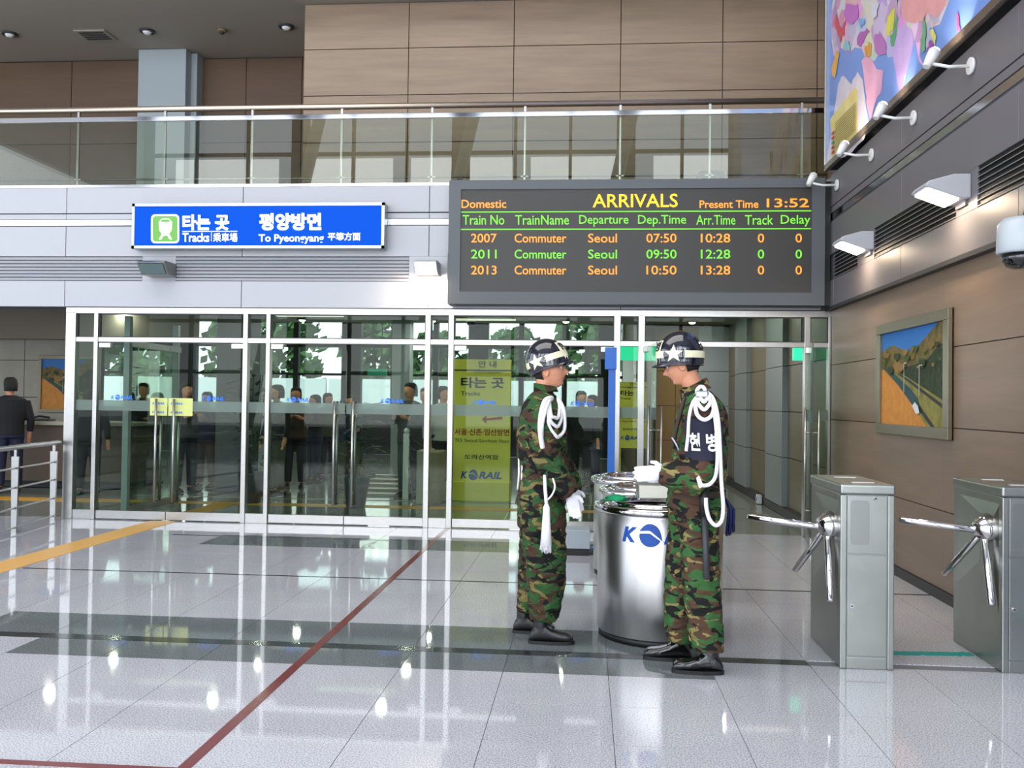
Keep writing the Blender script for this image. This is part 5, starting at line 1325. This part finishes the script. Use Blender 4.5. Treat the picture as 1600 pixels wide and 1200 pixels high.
bb = B(); bb.loft([[locB((-.004+.098*math.cos(a)*k2, .0815*math.sin(a)*k2, zz_)) for a in [PI*.60+PI*.80*k/16 for k in range(17)]]+[locB((-.02+.06*math.cos(a)*k2, .06*math.sin(a)*k2, zz_)) for a in [PI*1.40-PI*.80*k/16 for k in range(17)]] for zz_, k2 in ((-.05, .8), (-.03, .97), (.0, 1.06), (.05, 1.07), (.08, 1.0))], True); bb.build('hair', m_hair, pB)
helmet(pB, locB((-.004, 0, .058)), -1, .02, .10, 1.3)
jk = B()
prof = [(606, 1066, 1098, .07), (616, 1066, 1112, .14), (630, 1063, 1126, .2), (648, 1059, 1133, .225), (680, 1053, 1135, .225), (710, 1052, 1134, .22), (735, 1050, 1133, .21), (760, 1047, 1132, .205), (792, 1043, 1131, .22)]
camo_torso(jk, [(zb2(py), xb2(xl), xb2(xr), w_) for py, xl, xr, w_ in prof], BY_, 0)
SN = BN-.03
sl = [at(1098, 632, SN+.03), at(1099, 665, SN), at(1101, 700, SN), at(1098, 732, SN-.01), at(1082, 748, SN-.02), at(1060, 744, SN+.0), at(1036, 739, SN+.03)]
jk.tube(sl, [.088, .092, .094, .1, .1, .094, .074], 20)
sr = [at(1090, 640, BY_+.22), at(1080, 690, BY_+.24), at(1076, 730, BY_+.22), at(1062, 745, BY_+.18), at(1045, 742, BY_+.15)]
jk.tube(sr, [.085, .09, .088, .08, .068], 18)
jB = remesh('jacket', jk, camoB, pB, .009, 5, .011, .085, 8)
bb = B()
bb.loft([ell((xb2(1086), BY_), .09, .086, zb2(612), 24, 2, .25), ell((xb2(1082), BY_), .08, .078, zb2(600), 24, 2, .5), ell((xb2(1082), BY_), .072, .07, zb2(600), 24, 2, .5), ell((xb2(1086), BY_), .08, .078, zb2(612), 24, 2, .25)], False)
bb.build('collar', camoB, jB)
tr = B()
for sd in (-1, 1):
    Yc = BY_+sd*.115
    if sd < 0: legs = [(785, 1058, 1124, .12), (810, 1062, 1122, .122), (850, 1064, 1122, .115), (900, 1066, 1124, .11), (940, 1070, 1127, .11), (980, 1074, 1129, .112), (1012, 1082, 1131, .105)]
    else: legs = [(785, 1048, 1112, .12), (810, 1046, 1106, .122), (850, 1043, 1100, .115), (900, 1039, 1092, .11), (940, 1038, 1088, .108), (975, 1039, 1086, .105), (1000, 1042, 1082, .10)]
    rings = []
    for py, xb, xf, w_ in legs:
        a = at(xb, py, Yc); c = at(xf, py, Yc); rings.append(ell(((a.x+c.x)/2, Yc), (c.x-a.x)/2, w_, a.z, 24, 2.2))
    tr.loft(rings, True)
tr.loft([ell(((xb2(1047)+xb2(1124))/2, BY_), (xb2(1124)-xb2(1047))/2, .21, zb2(py), 28, 2.3) for py in (765, 795, 815)], True)
remesh('trousers', tr, camoB, pB, .009, 5, .010, .09, 14)
boot(pB, at(1110, 1040, BY_-.12).x, BY_-.12, -1, .215, .072, m_boots)
boot(pB, at(1062, 1020, BY_+.13).x, BY_+.13, -1, .215, .07, m_boots)
hand('glove', sl[-1]+Vector((.01, 0, .0)), (-1, .0, -.05), (-.1, 0.25, 1), pB, curl=.25, size=1.12, spread=.15)
hand('glove', sr[-1]+Vector((.01, 0, .0)), (-1, -.1, -.12), (-.1, -.3, 1), pB, curl=.4, size=1.05)
# armband wrapped on the near sleeve
def sleeve_pt(t_, a, off):
    L = [sl[1]+(sl[2]-sl[1])*0, sl[2], sl[3]]
    z = at(1100, 654+64*t_, SN); c = Vector((at(1098.5+2.5*t_, 654+64*t_, SN).x, SN, z.z)); r_ = .0975+.004*t_+off
    return c+Vector((r_*math.sin(a), -r_*math.cos(a), 0))
bb = B(); n = 40; bb.loft([[sleeve_pt(t_, 2*PI*k/n, .006+.004*(i % 2)) for k in range(n)] for i, t_ in enumerate((0, .2, .4, .6, .8, 1.0))], False); bb.build('armband', m_navy, pB)
text('armband_lettering', '헌 병', m_cord, pB, lambda u, v: sleeve_pt(.78-.44*v, (-.90+1.42*u), .0135), .032)
# looped white cords on the shoulder
CB = SN-.115
def Cb(px, py, dy=0): return at(px, py, CB+dy)
cord('shoulder_cord', [Cb(1092, 622, .05), Cb(1089, 611, .06), Cb(1095, 604, .07), Cb(1101, 608, .06), Cb(1102, 620, .04)], .011, pB)
for xl, xr, yb_ in ((1091, 1109, 628), (1089, 1111, 640), (1087, 1115, 656)):
    cord('shoulder_cord', [Cb(1094, 616, .03), Cb(xl, 626, .01), Cb(xl+2, yb_-9), Cb((xl+xr)/2, yb_), Cb(xr-2, yb_-9), Cb(xr, 626, .01), Cb(1104, 616, .03)], .0115, pB)
cord('shoulder_cord', [Cb(1093, 616, .03), Cb(1083, 628, .015), Cb(1077, 650, .01), Cb(1075, 680, -.0), Cb(1072, 705, -.0)], .0095, pB)
cord('long_cord', [Cb(1104, 615, .03), Cb(1113, 630, .01), Cb(1118, 660, .0), Cb(1121, 700, -.0), Cb(1119, 740, -.02), Cb(1110, 756, -.03), Cb(1098, 759, -.03)], .0105, pB)
cord('long_cord', [Cb(1105, 613, .03), Cb(1115, 625, .01), Cb(1122, 655, .0), Cb(1125, 700, .0), Cb(1127, 750, .0), Cb(1130, 790, .0), Cb(1128, 812, .0), Cb(1119, 821, .0), Cb(1109, 812, .0), Cb(1104, 795, .0), Cb(1103, 778, .0)], .0115, pB)
bb = B(); q = Cb(1097, 616, .0); bb.box(q.x-.035, q.x+.035, q.y-.012, q.y+.012, q.z-.02, q.z+.02); bb.build('cord_clip', mat('clip_silver', (170, 170, 190), .3, metal=.8), pB, bevel=.008)
# folded white gloves tucked at the belt
bb = B(); p = [Cb(1088, 747, -.02), Cb(1093, 743, -.02), Cb(1100, 760, -.02), Cb(1093, 764, -.02)]; bb.add(p+[q+Vector((0, .03, 0)) for q in p], [(0, 1, 2, 3), (7, 6, 5, 4), (0, 4, 5, 1), (1, 5, 6, 2), (2, 6, 7, 3), (3, 7, 4, 0)]); bb.build('folded_glove', m_glove, pB, bevel=.006)
# baton in its holder
BYt = BY_-.3
p0 = at(1101, 762, BYt+.03); p1 = at(1101, 806, BYt+.02); p2 = at(1104, 905, BYt+.06)
bb = B(); bb.tube([p0, p1], [.027, .03], 12); bb.build('baton_holder', m_black, pB)
bb = B(); bb.tube([p1, p2-Vector((0, 0, -.01)), p2], [.018, .018, .014], 12); bb.build('baton', m_dark, pB)
bb = B(); bb.loft([ell(((xb2(1047)+xb2(1132))/2, BY_), (xb2(1132)-xb2(1047))/2+.006, .222, zb2(py), 32, 2.35) for py in (764, 772)], False); bb.build('belt', m_belt, pB)
# chest strap and whistle chain
cord('chest_strap', [at(1070, 620, BY_-.19), at(1062, 650, BY_-.19), at(1055, 680, BY_-.17), at(1052, 700, BY_-.15)], .012, pB, m_belt)
cord('whistle_chain', [at(1050, 684, BY_-.17), at(1056, 693, BY_-.2), at(1061, 704, BY_-.2)], .006, pB, mat('clip_silver', (170, 170, 190), .3, metal=.8))
# navy tassel hanging at his back
tb = B(); q = at(1133, 778, BY_-.02)
for k in range(26):
    a = random.uniform(0, 2*PI); r_ = random.uniform(0, 1); e = at(1141+7*math.cos(a)*r_, 826+random.uniform(-6, 14), BY_-.02+.03*math.sin(a)); mid = at(1143+5*math.cos(a)*r_, 796, BY_-.02+.03*math.sin(a))
    tb.tube([q+Vector((0, .02*math.sin(a), 0)), mid, e], .006, 5)
tb.build('navy_tassel', m_tassb, pB)

# ---------- background people
def civilian(x, Y, h, facing, top, bot, lb, arm=0, group=None, hairlen=0):
    """facing: angle (0 = +x). Bodies are one continuous mesh; clothes are children."""
    k = h/1.72; c, s_ = math.cos(facing), math.sin(facing)
    t = thing('person', (x, Y, 0), lb, 'person', group)
    W_ = lambda u, v, z: Vector((x+(u*c-v*s_)*k*1.12, Y+(u*s_+v*c)*k*1.12, z*k))
    def el(u, v, ru, rv, z, n=16): return [W_(u+ru*math.cos(2*PI*i/n), v+rv*math.sin(2*PI*i/n), z) for i in range(n)]
    b = B()
    b.loft([el(.01, 0, .04, .04, 1.50), el(.02, 0, .075, .06, 1.53), el(.015, 0, .095, .074, 1.60), el(.01, 0, .1, .078, 1.65), el(0, 0, .08, .065, 1.70), el(0, 0, .03, .03, 1.72)], True)
    b.ball(tuple(W_(.115, 0, 1.60)), .02*k, .014*k, .025*k, 8, 6)
    b.tube([W_(0, 0, 1.38), W_(.005, 0, 1.55)], .055*k, 12)
    b.loft([el(0, 0, .1, .19, 1.36), el(0, 0, .11, .18, 1.2), el(0, 0, .1, .14, 1.0), el(0, 0, .11, .16, .88)], True)
    arms = []
    for sd in (-1, 1):
        if arm == 1 and sd == 1: pts = [W_(0, sd*.19, 1.38), W_(.04, sd*.24, 1.12), W_(.28, sd*.16, 1.1)]
        elif arm == 2: pts = [W_(0, sd*.19, 1.38), W_(.08, sd*.25, 1.12), W_(.26, sd*.08, 1.22)]
        else: pts = [W_(0, sd*.19, 1.38), W_(-.02, sd*.26, 1.1), W_(.05, sd*.26, .86)]
        arms.append(pts); b.tube(pts, [.05*k, .04*k, .03*k], 10)
        d = (pts[2]-pts[1]).normalized()
        b.tube([pts[2], pts[2]+d*.07*k], [.035*k, .03*k], 8)
        for f_ in range(4):
            o_ = d.cross(Vector((0, 0, 1)) if abs(d.z) < .8 else Vector((c, s_, 0))).normalized()*(f_-1.5)*.016*k; b.tube([pts[2]+d*.06*k+o_, pts[2]+d*.14*k+o_], .009*k, 6)
        b.tube([W_(0, sd*.09, .9), W_(.01, sd*.1, .48), W_(-.01, sd*.11, .06)], [.09*k, .06*k, .04*k], 12)
    remesh('body', b, m_skin, t, .014, 2)
    j = B(); j.loft([el(0, 0, .06, .07, 1.47), el(0, 0, .12, .2, 1.41), el(0, 0, .135, .21, 1.2), el(0, 0, .13, .18, 1.02), el(0, 0, .14, .19, .86)], True)
    for pts in arms: j.tube([pts[0], pts[1], pts[1]+(pts[2]-pts[1])*.75], [.07*k, .058*k, .05*k], 12)
    remesh('shirt', j, top, t, .015, 3)
    tr = B()
    for sd in (-1, 1): tr.tube([W_(0, sd*.085, .92), W_(.01, sd*.1, .48), W_(-.01, sd*.11, .1)], [.11*k, .085*k, .07*k], 12)
    tr.loft([el(0, 0, .13, .185, .98), el(0, 0, .135, .19, .82)], True)
    remesh('trousers', tr, bot, t, .015, 3)
    hb = B(); hb.loft([el(-.03, 0, .08, .082, 1.53-hairlen), el(-.025, 0, .09, .086, 1.6), el(-.01, 0, .105, .086, 1.66), el(-.005, 0, .09, .075, 1.715), el(-.01, 0, .04, .04, 1.745)], True); hb.build('hair', m_hair, t)
    for sd in (-1, 1):
        sh_ = B(); sh_.loft([[W_(u+0*z, sd*.11+w_*math.cos(a), zz_+hh*max(0, math.sin(a))) for a in [2*PI*i/12 for i in range(12)]] for u, w_, zz_, hh, z in ((-.09, .03, .01, .07, 0), (-.02, .045, .01, .09, 0), (.08, .048, .01, .07, 0), (.15, .04, .01, .045, 0), (.18, .02, .01, .02, 0))], True); sh_.build('shoe', m_black, t)
    return t
cs = [mat('cloth_black', (22, 22, 28), .8), mat('cloth_grey', (70, 72, 76), .8), mat('cloth_navy', (30, 36, 62), .8), mat('cloth_white', (180, 182, 186), .8), mat('cloth_olive', (62, 66, 44), .8), mat('cloth_brown', (70, 52, 40), .8), mat('cloth_blue', (46, 74, 120), .8)]
p = at(14, 700, 13.7); civilian(p.x, 13.7, 1.80, PI*.75, cs[0], cs[2], 'dark haired person in a black shirt standing at the ticket counter, at the left edge', 1)
p = at(138, 700, 13.6); civilian(p.x, 13.6, 1.62, PI*.6, cs[0], cs[0], 'person in black leaning at the counter, seen through the left side pane', 1)
crowd = [(224, 20.5, 1.78, 0, 0, 'person in black with grey trousers seen through the left doors near the frosted band', 1), (290, 17.0, 1.76, 1, 0, 'person in grey with raised hands, seen right of the pale yellow notice', 2), (323, 18.2, 1.62, 2, 5, 'short person in navy seen between the notice and the dark column', 0),
 (432, 16.6, 1.74, 0, 4, 'person in a black top and olive trousers seen left of the middle doors', 0), (462, 18.8, 1.72, 5, 0, 'person in a brown top seen through the middle doors, second from their left', 2), (492, 20.2, 1.60, 0, 2, 'short person in black seen left of the middle door handles', 1), (512, 21.6, 1.64, 4, 0, 'person in an olive top far back, just left of the middle door handles', 0),
 (537, 23.6, 1.52, 6, 1, 'small person in blue far back behind the potted plant', 0), (566, 18.6, 1.6, 2, 4, 'person in navy top and olive trousers right of the middle door handles', 1), (641, 17.0, 1.80, 1, 1, 'broad person in grey in front of the pale column behind the middle doors', 2), (664, 19.2, 1.74, 3, 2, 'person in a white top seen at the right post of the middle doors', 0),
 (692, 17.8, 1.76, 3, 0, 'person in a white top with black trousers just left of the yellow board', 1), (908, 19.5, 1.72, 0, 0, 'person in black seen just right of the left soldier\'s shoulder', 0), (925, 20.6, 1.66, 5, 2, 'person in a brown top seen between the left soldier and the blue post', 2), (245, 19.0, 1.6, 4, 2, 'person in an olive top far back behind the left door handles', 0)]
for px, Y, h, ti, bi, lb, am in crowd:
    Y = 13.5+(Y-15.8)*.62; px = 548 if px == 566 else px
    p = at(px, 650, Y); civilian(p.x, Y, h, random.uniform(-2.6, -.6), cs[ti], cs[bi], lb, am)

# ------------------------------------------------------------------ HALL BEHIND THE CAMERA (seen in reflections)
b = B()
b.box(-15, 9, -8, -7.9, 0, .6); b.box(-15, 9, -8, -7.9, 6.0, 6.4); b.box(-15, 9, -8, -7.9, 11.2, 11.9)
wf = struct('wall_front', b, m_fascia)
for k in range(14):
    x = -15+1.8*k; bb = B(); w_ = .05 if k % 3 else .3; bb.box(x-w_, x+w_, -7.5, -7.35, 0, 11.8); bb.build('mullion', m_dark, wf)
for z in (2.4, 4.1, 6.2, 9.7):
    bb = B(); bb.box(-15, 9, -7.48, -7.38, z-.06, z+.06); bb.build('window_rail', m_dark, wf)
b = B(); b.box(-15.2, -15.0, -8, 11, 0, .9); b.box(-15.2, -15.0, -8, 11, 8, 11.9); b.box(-15.2, -15.0, 8.2, 11, 0, 11.9); struct('wall_left', b, m_fascia)
b = B(); b.box(9, 9.2, -8, 3.2, 0, 11.9); b.box(3.05, 9.2, 3.0, 3.2, 0, 11.9); struct('wall_right_rear', b, m_fascia)
for k in range(4):
    x = -11+5*k; bb = B(); bb.tube([(x, -6.4, 0), (x+2.6, -6.4, 11.8)], .2, 12)
    tag(bb.build('raking_column', m_columnl), 'pale raking steel column by the window wall behind the viewer', 'column', 'raking columns')
